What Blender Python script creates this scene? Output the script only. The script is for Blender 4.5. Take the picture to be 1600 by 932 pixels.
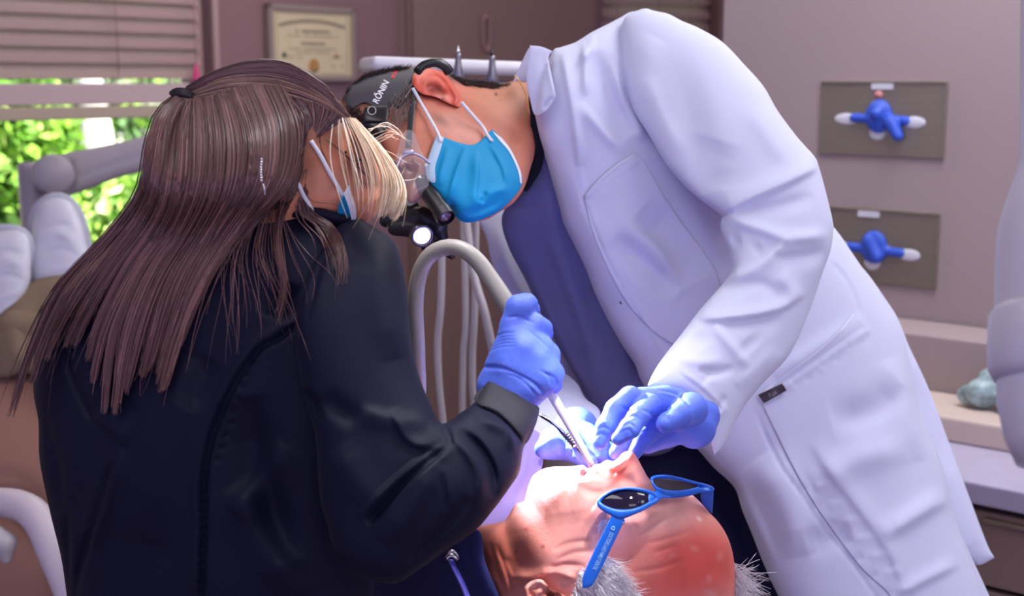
import bpy, bmesh, math, random
import numpy as np
from mathutils import Vector, Matrix
from mathutils.geometry import delaunay_2d_cdt

for _o in list(bpy.data.objects):
    bpy.data.objects.remove(_o)
SC = bpy.context.scene
COL = SC.collection
rng = np.random.default_rng(7)
random.seed(7)
PI = math.pi

# ---------------------------------------------------------------- camera
W, H, F = 1600.0, 932.0, 2000.0
CAMZ, PITCH = 1.45, math.radians(9.7)
CP, SP = math.cos(PITCH), math.sin(PITCH)
cam_d = bpy.data.cameras.new('camera')
cam = bpy.data.objects.new('camera', cam_d)
COL.objects.link(cam)
cam.location = (0, 0, CAMZ)
cam.rotation_euler = (PI / 2 - PITCH, 0, 0)
cam_d.sensor_width = 36
cam_d.lens = 36 * F / W
cam_d.clip_start = 0.02
cam_d.dof.use_dof = True
cam_d.dof.focus_distance = 1.42
cam_d.dof.aperture_fstop = 5.0
SC.camera = cam

# ---------------------------------------------------------------- colour management
SC.view_settings.view_transform = 'Standard'
SC.view_settings.look = 'None'
SC.view_settings.gamma = 1
SC.view_settings.exposure = -0.1
SC.view_settings.use_curve_mapping = False

# ---------------------------------------------------------------- world and lights
world = bpy.data.worlds.new('world')
SC.world = world
world.use_nodes = True
wn = world.node_tree.nodes
wn['Background'].inputs[0].default_value = (0.47, 0.43, 1.0, 1)
wn['Background'].inputs[1].default_value = 0.95


def aim(o, target):
    o.rotation_euler = (Vector(target) - Vector(o.location)).to_track_quat('-Z', 'Y').to_euler()


def area(name, loc, target, sx, sy, power, col):
    l = bpy.data.lights.new(name, 'AREA')
    l.shape = 'RECTANGLE'
    l.size, l.size_y, l.energy, l.color = sx, sy, power, col
    o = bpy.data.objects.new(name, l)
    o.location = loc
    aim(o, target)
    COL.objects.link(o)
    return o


def spot(name, loc, target, power, col, deg, blend, rad):
    l = bpy.data.lights.new(name, 'SPOT')
    l.energy, l.color, l.spot_size, l.spot_blend, l.shadow_soft_size = power, col, math.radians(deg), blend, rad
    o = bpy.data.objects.new(name, l)
    o.location = loc
    aim(o, target)
    COL.objects.link(o)
    return o


area('ceiling_and_fill_light', (0.95, 2.1, 2.55), (0.7, 2.0, 0), 1.2, 0.6, 30, (0.95, 0.95, 1.0))
area('ceiling_and_fill_light', (-0.6, 0.9, 2.55), (-0.3, 1.0, 0), 1.0, 0.5, 10, (1.0, 0.95, 0.97))
area('ceiling_and_fill_light', (1.7, 0.4, 2.5), (0.9, 1.7, 0.9), 1.0, 0.8, 15, (0.93, 0.94, 1.0))
area('ceiling_and_fill_light', (0.7, -0.7, 2.5), (0.1, 1.3, 1.2), 1.0, 0.6, 8, (1.0, 0.95, 0.96))  # added fill behind the camera, brightens cheek, faces and walls
area('ceiling_and_fill_light', (-0.3, 3.4, 2.55), (-0.3, 3.4, 0), 1.0, 0.5, 14, (1.0, 0.93, 0.90))
spot('operatory_lamp', (-0.035, 1.33, 1.86), (0.0, 1.28, 0.98), 24, (0.95, 0.92, 1.0), 44, 0.6, 0.05)
sun_d = bpy.data.lights.new('sun', 'SUN')
sun_d.energy, sun_d.color, sun_d.angle = 16, (1.0, 0.95, 0.85), math.radians(1)
sun = bpy.data.objects.new('sun', sun_d)
sun.location = (-4, 8, 6)
sun.rotation_euler = Vector((-0.5, 0.40, -0.77)).to_track_quat('-Z', 'Y').to_euler()
COL.objects.link(sun)


# ---------------------------------------------------------------- picture geometry helpers
def P(px, py, d):
    """world point seen at (px, py) at depth d along the view axis"""
    x = (px - W / 2) * d / F
    y = -(py - H / 2) * d / F
    return Vector((x, d * CP + y * SP, CAMZ - d * SP + y * CP))


spot('operatory_lamp', (0.27, 0.98, 1.85), P(862, 775, 1.28), 66, (1.0, 0.96, 0.98), 15, 0.75, 0.03)


def Pn(xy, d):
    xy = np.asarray(xy, float)
    d = np.asarray(d, float)
    x = (xy[:, 0] - W / 2) * d / F
    y = -(xy[:, 1] - H / 2) * d / F
    return np.stack([x, d * CP + y * SP, CAMZ - d * SP + y * CP], 1)


def on_plane(px, py, q, n):
    """point where the view ray through (px, py) meets the plane through q with normal n"""
    r = P(px, py, 1.0) - Vector((0, 0, CAMZ))
    q = Vector(q)
    n = Vector(n)
    t = (q - Vector((0, 0, CAMZ))).dot(n) / r.dot(n)
    return Vector((0, 0, CAMZ)) + r * t


def lin(h):
    h = h.lstrip('#')
    c = [int(h[i:i + 2], 16) / 255 for i in (0, 2, 4)]
    return tuple(x / 12.92 if x <= 0.04045 else ((x + 0.055) / 1.055) ** 2.4 for x in c)


# ---------------------------------------------------------------- materials
def mat(name, col, rough=0.6, spec=0.5, metal=0.0, bump=0.0, bscale=300.0, var=0.0, vscale=6.0,
        alpha=1.0, trans=0.0, emit=None, estr=0.0, sheen=0.0, coat=0.0, attr=False, sss=0.0, stretch=None,
        bdist=0.001, aniso=0.0):
    m = bpy.data.materials.new(name)
    m.use_nodes = True
    nt = m.node_tree
    b = nt.nodes['Principled BSDF']
    if isinstance(col, str):
        col = lin(col)
    b.inputs['Base Color'].default_value = (*col, 1)
    b.inputs['Roughness'].default_value = rough
    b.inputs['Specular IOR Level'].default_value = spec
    b.inputs['Metallic'].default_value = metal
    b.inputs['Alpha'].default_value = alpha
    b.inputs['Transmission Weight'].default_value = trans
    b.inputs['Sheen Weight'].default_value = sheen
    b.inputs['Coat Weight'].default_value = coat
    b.inputs['Anisotropic'].default_value = aniso
    if sss:
        b.inputs['Subsurface Weight'].default_value = sss
        b.inputs['Subsurface Radius'].default_value = (0.012, 0.004, 0.002)
        b.inputs['Subsurface Scale'].default_value = 0.6
    if emit is not None:
        b.inputs['Emission Color'].default_value = (*(lin(emit) if isinstance(emit, str) else emit), 1)
        b.inputs['Emission Strength'].default_value = estr
    tc = nt.nodes.new('ShaderNodeTexCoord')
    src = tc.outputs['Object']
    if stretch:
        mp = nt.nodes.new('ShaderNodeMapping')
        mp.inputs['Scale'].default_value = stretch
        nt.links.new(src, mp.inputs['Vector'])
        src = mp.outputs['Vector']
    base = None
    if attr:
        a = nt.nodes.new('ShaderNodeAttribute')
        a.attribute_name = 'Col'
        base = a.outputs['Color']
        nt.links.new(base, b.inputs['Base Color'])
    if var:
        n = nt.nodes.new('ShaderNodeTexNoise')
        n.inputs['Scale'].default_value = vscale
        n.inputs['Detail'].default_value = 6
        nt.links.new(src, n.inputs['Vector'])
        mx = nt.nodes.new('ShaderNodeMix')
        mx.data_type = 'RGBA'
        mx.blend_type = 'MULTIPLY'
        mx.inputs['Factor'].default_value = 1.0
        cr = nt.nodes.new('ShaderNodeMapRange')
        cr.inputs['From Min'].default_value = 0.3
        cr.inputs['From Max'].default_value = 0.7
        cr.inputs['To Min'].default_value = 1 - var
        cr.inputs['To Max'].default_value = 1 + var * 0.4
        nt.links.new(n.outputs['Fac'], cr.inputs['Value'])
        if base is not None:
            nt.links.new(base, mx.inputs['A'])
        else:
            mx.inputs['A'].default_value = (*col, 1)
        nt.links.new(cr.outputs['Result'], mx.inputs['B'])
        nt.links.new(mx.outputs['Result'], b.inputs['Base Color'])
    if bump:
        n2 = nt.nodes.new('ShaderNodeTexNoise')
        n2.inputs['Scale'].default_value = bscale
        n2.inputs['Detail'].default_value = 4
        nt.links.new(src, n2.inputs['Vector'])
        bp = nt.nodes.new('ShaderNodeBump')
        bp.inputs['Strength'].default_value = bump
        bp.inputs['Distance'].default_value = bdist
        nt.links.new(n2.outputs['Fac'], bp.inputs['Height'])
        nt.links.new(bp.outputs['Normal'], b.inputs['Normal'])
    return m


# ---------------------------------------------------------------- object helpers
def tag(o, label=None, cat=None, group=None, kind=None):
    if label:
        o['label'] = label
    if cat:
        o['category'] = cat
    if group:
        o['group'] = group
    if kind:
        o['kind'] = kind
    return o


def empty(name, loc, label=None, cat=None, group=None):
    o = bpy.data.objects.new(name, None)
    o.location = loc
    o.empty_display_size = 0.05
    COL.objects.link(o)
    return tag(o, label, cat, group)


def child(o, parent):
    """parent o to an unrotated Empty or mesh keeping its world place"""
    o.parent = parent
    o.matrix_parent_inverse = Matrix.Translation(-Vector(parent.location))
    return o


def mesh_obj(name, pieces, mats, parent=None, smooth=True, sharp=None):
    """pieces: list of (verts Nx3, faces list/array, material index, colours Nx3 or None)"""
    if not isinstance(mats, (list, tuple)):
        mats = [mats]
    vs, tris, mi, cols = [], [], [], []
    off = 0
    anycol = any(len(p) > 3 and p[3] is not None for p in pieces)
    loops, starts, totals = [], [], []
    n = 0
    for p in pieces:
        v = np.asarray(p[0], float)
        vs.append(v)
        fs = p[1]
        k = p[2] if len(p) > 2 else 0
        if isinstance(fs, np.ndarray):
            w = fs.shape[1]
            loops.append((fs + off).ravel())
            starts.append(n + np.arange(len(fs)) * w)
            totals.append(np.full(len(fs), w))
            n += fs.size
        else:
            for f in fs:
                loops.append(np.asarray(f) + off)
                starts.append(np.array([n]))
                totals.append(np.array([len(f)]))
                n += len(f)
        mi.append(np.full(len(fs), k))
        if anycol:
            c = p[3] if len(p) > 3 and p[3] is not None else np.ones((len(v), 3)) * 0.8
            cols.append(np.asarray(c, float))
        off += len(v)
    v = np.concatenate(vs)
    L = np.concatenate(loops).astype(np.int32)
    S = np.concatenate(starts).astype(np.int32)
    T = np.concatenate(totals).astype(np.int32)
    me = bpy.data.meshes.new(name)
    me.vertices.add(len(v))
    me.vertices.foreach_set('co', v.astype(np.float32).ravel())
    me.loops.add(len(L))
    me.loops.foreach_set('vertex_index', L)
    me.polygons.add(len(S))
    me.polygons.foreach_set('loop_start', S)
    me.polygons.foreach_set('loop_total', T)
    me.polygons.foreach_set('material_index', np.concatenate(mi).astype(np.int32))
    me.polygons.foreach_set('use_smooth', np.full(len(S), smooth))
    me.update(calc_edges=True)
    me.validate()
    for m in mats:
        me.materials.append(m)
    if anycol:
        at = me.color_attributes.new('Col', 'FLOAT_COLOR', 'POINT')
        c = np.concatenate(cols)
        at.data.foreach_set('color', np.concatenate([c, np.ones((len(c), 1))], 1).astype(np.float32).ravel())
    if sharp:
        me.set_sharp_from_angle(angle=math.radians(sharp))
    o = bpy.data.objects.new(name, me)
    COL.objects.link(o)
    if parent is not None:
        child(o, parent)
    return o


def bm_piece(bm, mi=0):
    bm.verts.ensure_lookup_table()
    for i, v in enumerate(bm.verts):
        v.index = i
    r = (np.array([v.co[:] for v in bm.verts]), [[v.index for v in f.verts] for f in bm.faces], mi)
    bm.free()
    return r


def box(c, size, ax=None, bev=0.0, seg=2, mi=0):
    """box centred at c with axes ax (3 vectors)"""
    bm = bmesh.new()
    bmesh.ops.create_cube(bm, size=1.0)
    for v in bm.verts:
        v.co = Vector((v.co.x * size[0], v.co.y * size[1], v.co.z * size[2]))
    if bev:
        bmesh.ops.bevel(bm, geom=list(bm.edges), offset=bev, segments=seg, affect='EDGES', profile=0.5)
    c = Vector(c)
    if ax is None:
        ax = (Vector((1, 0, 0)), Vector((0, 1, 0)), Vector((0, 0, 1)))
    for v in bm.verts:
        v.co = c + ax[0] * v.co.x + ax[1] * v.co.y + ax[2] * v.co.z
    return bm_piece(bm, mi)


def tube(pts, r, n=12, mi=0, cap=True, col=None, flat=1.0, flatdir=None):
    """swept tube through world points; r scalar or list"""
    pts = np.array([tuple(p) for p in pts], float)
    m = len(pts)
    r = np.full(m, r) if np.isscalar(r) else np.asarray(r, float)
    t = np.gradient(pts, axis=0)
    t /= np.linalg.norm(t, axis=1, keepdims=True) + 1e-12
    ref = np.array([0.31, 0.2, 0.93]) if flatdir is None else np.array(flatdir, float)
    a = np.cross(t[0], ref)
    a /= np.linalg.norm(a) + 1e-12
    A = []
    for i in range(m):
        if flatdir is not None:
            a = np.cross(t[i], ref)
        else:
            a = a - t[i] * np.dot(a, t[i])
        a = a / (np.linalg.norm(a) + 1e-12)
        A.append(a.copy())
    A = np.array(A)
    B = np.cross(t, A)
    th = np.arange(n) * 2 * PI / n
    v = pts[:, None] + r[:, None, None] * (np.cos(th)[None, :, None] * A[:, None] + flat * np.sin(th)[None, :, None] * B[:, None])
    v = v.reshape(-1, 3)
    f = []
    i, j = np.meshgrid(np.arange(m - 1), np.arange(n), indexing='ij')
    q = np.stack([i * n + j, i * n + (j + 1) % n, (i + 1) * n + (j + 1) % n, (i + 1) * n + j], -1).reshape(-1, 4)
    f = [list(x) for x in q]
    if cap:
        f.append(list(range(n))[::-1])
        f.append([(m - 1) * n + k for k in range(n)])
    return (v, f, mi, None if col is None else np.tile(col, (len(v), 1)))


def lathe(base, axis, prof, n=24, mi=0):
    """prof: list of (radius, distance along axis)"""
    base = Vector(base)
    axis = Vector(axis).normalized()
    pts = [base + axis * h for _, h in prof]
    a = axis.orthogonal().normalized()
    b = axis.cross(a)
    vs = []
    for (r, h) in prof:
        for k in range(n):
            th = 2 * PI * k / n
            vs.append(base + axis * h + (a * math.cos(th) + b * math.sin(th)) * r)
    f = []
    m = len(prof)
    for i in range(m - 1):
        for k in range(n):
            f.append([i * n + k, i * n + (k + 1) % n, (i + 1) * n + (k + 1) % n, (i + 1) * n + k])
    f.append(list(range(n))[::-1])
    f.append([(m - 1) * n + k for k in range(n)])
    return (np.array([v[:] for v in vs]), f, mi)


def spline(pts, n):
    """Catmull-Rom through points of any dimension, n samples spaced evenly by arc length"""
    p = np.array([tuple(q) for q in pts], float)
    if len(p) == 2:
        t = np.linspace(0, 1, n)[:, None]
        return p[0] * (1 - t) + p[1] * t
    e = np.vstack([2 * p[0] - p[1], p, 2 * p[-1] - p[-2]])
    out = []
    for i in range(1, len(e) - 2):
        p0, p1, p2, p3 = e[i - 1:i + 3]
        t = np.linspace(0, 1, 17)[:-1, None]
        out.append(0.5 * (2 * p1 + (p2 - p0) * t + (2 * p0 - 5 * p1 + 4 * p2 - p3) * t ** 2 + (3 * p1 - p0 - 3 * p2 + p3) * t ** 3))
    out.append(p[-1:])
    q = np.vstack(out)
    s = np.concatenate([[0], np.cumsum(np.linalg.norm(np.diff(q, axis=0), axis=1))])
    u = np.linspace(0, s[-1], n)
    return np.stack([np.interp(u, s, q[:, k]) for k in range(q.shape[1])], 1)


def outline_smooth(pts, step):
    """closed outline; a third entry 1 marks a corner"""
    n = len(pts)
    cor = [i for i, p in enumerate(pts) if len(p) > 2 and p[2]]
    xy = [(p[0], p[1]) for p in pts]
    if not cor:
        q = xy[-3:] + xy + xy[:4]
        s = spline(q, 4000)
        d0 = np.argmin(np.hypot(s[:2000, 0] - xy[0][0], s[:2000, 1] - xy[0][1]))
        d1 = 2000 + np.argmin(np.hypot(s[2000:, 0] - xy[0][0], s[2000:, 1] - xy[0][1]))
        s = s[d0:d1]
        L = np.sum(np.hypot(*np.diff(s, axis=0).T))
        k = max(8, int(L / step))
        idx = np.linspace(0, len(s), k, endpoint=False).astype(int)
        return s[idx]
    out = []
    for a, b in zip(cor, cor[1:] + [cor[0] + n]):
        seg = [xy[i % n] for i in range(a, b + 1)]
        L = np.sum(np.hypot(*np.diff(np.array(seg), axis=0).T))
        k = max(2, int(L / step) + 1)
        out.append(spline(seg, k)[:-1])
    return np.vstack(out)


def seg_dist(p, poly, closed=True):
    """distance of points to a polyline, index and parameter of the nearest segment, signed side"""
    a = poly
    b = np.roll(poly, -1, 0) if closed else poly[1:]
    a = a if closed else poly[:-1]
    ab = b - a
    l2 = (ab ** 2).sum(1) + 1e-12
    D = np.full(len(p), 1e9)
    S = np.zeros(len(p))
    T = np.zeros(len(p))
    cum = np.concatenate([[0], np.cumsum(np.sqrt(l2))])
    for i0 in range(0, len(p), 20000):
        q = p[i0:i0 + 20000]
        t = np.clip(((q[:, None] - a[None]) * ab[None]).sum(2) / l2[None], 0, 1)
        dv = q[:, None] - (a[None] + t[..., None] * ab[None])
        d = np.hypot(dv[..., 0], dv[..., 1])
        k = d.argmin(1)
        r = np.arange(len(q))
        D[i0:i0 + 20000] = d[r, k]
        S[i0:i0 + 20000] = np.sign(ab[k, 0] * dv[r, k, 1] - ab[k, 1] * dv[r, k, 0])
        T[i0:i0 + 20000] = (cum[k] + t[r, k] * np.sqrt(l2[k])) / cum[-1]
    return D, S, T


def inside(p, poly):
    r = np.zeros(len(p), bool)
    x, y = p[:, 0], p[:, 1]
    a = poly
    b = np.roll(poly, -1, 0)
    for (x0, y0), (x1, y1) in zip(a, b):
        c = ((y0 > y) != (y1 > y))
        if c.any():
            xi = (x1 - x0) * (y - y0) / (y1 - y0 + 1e-12) + x0
            r ^= c & (x < xi)
    return r


class Depth:
    """smooth depth field through control points (thin plate)"""
    def __init__(s, pts):
        s.p = np.array(pts, float)
        n = len(s.p)
        if n < 4:
            s.c = None
            return
        s.x = s.p[:, :2] / 200
        A = np.zeros((n + 3, n + 3))
        A[:n, :n] = s.phi(s.x, s.x) + 1e-3 * np.eye(n)
        A[:n, n] = 1
        A[:n, n + 1:] = s.x
        A[n:, :n] = A[:n, n:].T
        s.c = np.linalg.lstsq(A, np.concatenate([s.p[:, 2], [0, 0, 0]]), rcond=None)[0]

    @staticmethod
    def phi(a, b):
        r2 = ((a[:, None] - b[None]) ** 2).sum(2)
        return 0.5 * r2 * np.log(r2 + 1e-9)

    def __call__(s, q):
        q = np.asarray(q, float)
        if len(s.p) == 1:
            return np.full(len(q), s.p[0, 2])
        if s.c is None:
            a, b = s.p[0], s.p[-1]
            ab = b[:2] - a[:2]
            if len(s.p) == 2:
                t = ((q - a[:2]) @ ab) / (ab @ ab)
                return a[2] + t * (b[2] - a[2])
            A = np.column_stack([s.p[:, :2], np.ones(3)])
            c = np.linalg.solve(A, s.p[:, 2])
            return q[:, 0] * c[0] + q[:, 1] * c[1] + c[2]
        x = q / 200
        n = len(s.p)
        return s.phi(x, s.x) @ s.c[:n] + s.c[n] + x @ s.c[n + 1:]


def stroke_sum(q, strokes):
    """strokes: (points, width px or (left, right), height mm towards the viewer[, taper]); returns metres"""
    z = np.zeros(len(q))
    for st in strokes:
        pts, w, a = st[:3]
        tp = st[3] if len(st) > 3 else 0.25
        wl, wr = w if isinstance(w, (tuple, list)) else (w, w)
        if len(pts) == 1:
            d = np.hypot(q[:, 0] - pts[0][0], q[:, 1] - pts[0][1])
            z += a / 1000 * np.exp(-(d / wl) ** 2)
            continue
        line = spline(pts, max(6, 6 * len(pts)))
        m = 3 * max(wl, wr)
        near = np.where((q[:, 0] > line[:, 0].min() - m) & (q[:, 0] < line[:, 0].max() + m) &
                        (q[:, 1] > line[:, 1].min() - m) & (q[:, 1] < line[:, 1].max() + m))[0]
        if not len(near):
            continue
        d, s, t = seg_dist(q[near], line, False)
        ww = np.where(s > 0, wr, wl)
        g = np.exp(-(d / ww) ** 2)
        if tp:
            g *= np.clip(t / tp, 0.0, 1) ** 0.7 * np.clip((1 - t) / tp, 0.0, 1) ** 0.7 if tp < 1 else 1
        z[near] += a / 1000 * g
    return z


class Relief:
    """a rounded solid whose silhouette is the given outline: front and back swell about a depth field"""
    def __init__(s, outline, D, k=1.0, kb=0.8, tmax=None, tback=None, step=5, strokes=(), raw=False):
        s.poly = outline_smooth(outline, step) if not raw else np.array(outline, float)
        s.D = D if callable(D) else Depth(D)
        s.k, s.kb, s.tmax, s.tback, s.step = k, kb, tmax, tback if tback else tmax, step
        s.strokes = list(strokes)
        g = s.g = max(2.0, step * 0.8)
        s.x0, s.y0 = s.poly.min(0) - 2 * g
        x1, y1 = s.poly.max(0) + 2 * g
        nx, ny = int((x1 - s.x0) / g) + 2, int((y1 - s.y0) / g) + 2
        s.nx, s.ny = nx, ny
        xs, ys = s.x0 + g * np.arange(nx), s.y0 + g * np.arange(ny)
        gx, gy = np.meshgrid(xs, ys)
        M = inside(np.stack([gx.ravel(), gy.ravel()], 1), s.poly).reshape(ny, nx)
        u = None
        lv = []
        m = M
        gg = g
        while min(m.shape) > 12:
            lv.append((m, gg))
            m = m[::2, ::2]
            gg *= 2
        if not lv:
            lv = [(M, g)]
        for m, gg in reversed(lv):
            if u is None:
                u = np.zeros(m.shape)
                its = 500
            else:
                v = np.zeros(m.shape)
                yy, xx = np.minimum(np.arange(m.shape[0]) / 2, u.shape[0] - 1), np.minimum(np.arange(m.shape[1]) / 2, u.shape[1] - 1)
                v = s.bil(u, xx[None].repeat(len(yy), 0), yy[:, None].repeat(len(xx), 1))
                u = v * m
                its = 120
            for _ in range(its):
                n = np.zeros_like(u)
                n[1:-1, 1:-1] = 0.25 * (u[:-2, 1:-1] + u[2:, 1:-1] + u[1:-1, :-2] + u[1:-1, 2:] + gg * gg)
                u = n * m
        s.u = u

    @staticmethod
    def bil(u, x, y):
        x = np.clip(x, 0, u.shape[1] - 1.001)
        y = np.clip(y, 0, u.shape[0] - 1.001)
        i, j = x.astype(int), y.astype(int)
        fx, fy = x - i, y - j
        return (u[j, i] * (1 - fx) * (1 - fy) + u[j, i + 1] * fx * (1 - fy) + u[j + 1, i] * (1 - fx) * fy + u[j + 1, i + 1] * fx * fy)

    def uval(s, q):
        return s.bil(s.u, (q[:, 0] - s.x0) / s.g, (q[:, 1] - s.y0) / s.g)

    def hpx(s, q):
        d, _, _ = seg_dist(q, s.poly)
        ins = inside(q, s.poly)
        u = s.uval(q)
        e = 2.5 * s.g
        near = d < e
        if near.any():
            qq = q[near]
            gr = np.stack([s.uval(qq + [s.g, 0]) - s.uval(qq - [s.g, 0]), s.uval(qq + [0, s.g]) - s.uval(qq - [0, s.g])], 1)
            gr /= np.linalg.norm(gr, axis=1, keepdims=True) + 1e-9
            u2 = s.uval(qq + gr * (e - d[near])[:, None])
            u[near] = np.maximum(u2, 1e-6) * d[near] / e
        u[~ins] = 0
        return np.sqrt(np.maximum(2 * u, 0))

    def depth(s, q, off=0.0):
        q = np.asarray(q, float).reshape(-1, 2)
        D = s.D(q)
        h = s.hpx(q) * D / F
        hf = s.k * h
        if s.tmax:
            hf = s.tmax * np.tanh(hf / s.tmax)
        fade = np.clip(h * F / D / 12, 0, 1)
        return D - hf - stroke_sum(q, s.strokes) * fade - off

    def at(s, pts, off=0.0):
        q = np.asarray(pts, float).reshape(-1, 2)
        return Pn(q, s.depth(q, off))

    def piece(s, mi=0, colf=None):
        st = s.step
        nb = len(s.poly)
        tn = np.roll(s.poly, -1, 0) - np.roll(s.poly, 1, 0)
        nr = np.stack([-tn[:, 1], tn[:, 0]], 1)
        nr /= np.linalg.norm(nr, axis=1, keepdims=True) + 1e-9
        if inside(s.poly + nr * 0.5, s.poly).mean() < 0.5:
            nr = -nr
        extra = []
        for e in (0.09 * st, 0.38 * st):
            r = s.poly + nr * e
            ok = inside(r, s.poly)
            d, _, _ = seg_dist(r, s.poly)
            extra.append(r[ok & (d > 0.9 * e)])
        x0, y0 = s.poly.min(0)
        x1, y1 = s.poly.max(0)
        gx, gy = np.meshgrid(np.arange(x0, x1, st), np.arange(y0, y1, st))
        gx = gx + (np.arange(gx.shape[0]) % 2)[:, None] * st * 0.5
        q = np.stack([gx.ravel(), gy.ravel()], 1)
        q = q[inside(q, s.poly)]
        d, _, _ = seg_dist(q, s.poly)
        q = q[d > 0.8 * st]
        allp = np.vstack([s.poly] + extra + [q])
        r = delaunay_2d_cdt([Vector(p) for p in allp], [], [list(range(nb))], 1, 1e-6)
        v2 = np.array([p[:] for p in r[0]])
        isb = np.array([any(i < nb for i in o) for o in r[3]])
        tri = np.array([f for f in r[2] if len(f) == 3], int)
        dep = s.D(v2)
        front = s.depth(v2)
        h = s.hpx(v2) * dep / F * s.kb
        if s.tback:
            h = s.tback * np.tanh(h / s.tback)
        back = dep + h
        front[isb] = dep[isb]
        vf = Pn(v2, front)
        inner = np.where(~isb)[0]
        mp = np.arange(len(v2))
        mp[inner] = len(v2) + np.arange(len(inner))
        vb = Pn(v2[inner], back[inner])
        a, b, c = v2[tri[:, 0]], v2[tri[:, 1]], v2[tri[:, 2]]
        sg = (b[:, 0] - a[:, 0]) * (c[:, 1] - a[:, 1]) - (b[:, 1] - a[:, 1]) * (c[:, 0] - a[:, 0])
        tri[sg > 0] = tri[sg > 0][:, ::-1]
        keep = (mp[tri] != tri).any(1)
        bt = mp[tri][keep][:, ::-1]
        v = np.vstack([vf, vb])
        f = np.vstack([tri, bt])
        cols = None
        if colf is not None:
            c2 = colf(v2)
            cols = np.vstack([c2, c2[inner]])
        return (v, f, mi, cols)


def blobs(base, spots):
    """colour field in picture coordinates that belongs to the skin itself: spots (x, y, rx, ry, angle, colour, strength)"""
    base = np.array(lin(base))

    def f(q):
        c = np.tile(base, (len(q), 1))
        for (x, y, rx, ry, an, col, st) in spots:
            a = math.radians(an)
            dx, dy = q[:, 0] - x, q[:, 1] - y
            u = (dx * math.cos(a) + dy * math.sin(a)) / rx
            v = (-dx * math.sin(a) + dy * math.cos(a)) / ry
            w = st * np.exp(-(u * u + v * v) ** 1.5)[:, None]
            c = c * (1 - w) + np.array(lin(col)) * w
        return c
    return f


def wrinkle(o, strokes, zmax):
    """raise creases on the side of a mesh that is nearer than zmax"""
    me = o.data
    n = len(me.vertices)
    co = np.empty(n * 3, np.float32)
    me.vertices.foreach_get('co', co)
    nr = np.empty(n * 3, np.float32)
    me.vertices.foreach_get('normal', nr)
    co, nr = co.reshape(-1, 3).astype(float), nr.reshape(-1, 3)
    rel = co - np.array([0, 0, CAMZ])
    dz = rel @ np.array([0, CP, -SP])
    q = np.stack([W / 2 + F * rel[:, 0] / dz, H / 2 - F * (rel @ np.array([0, SP, CP])) / dz], 1)
    co += nr * stroke_sum(q, strokes)[:, None] * (dz < zmax)[:, None]
    me.vertices.foreach_set('co', co.astype(np.float32).ravel())
    me.update()


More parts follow.
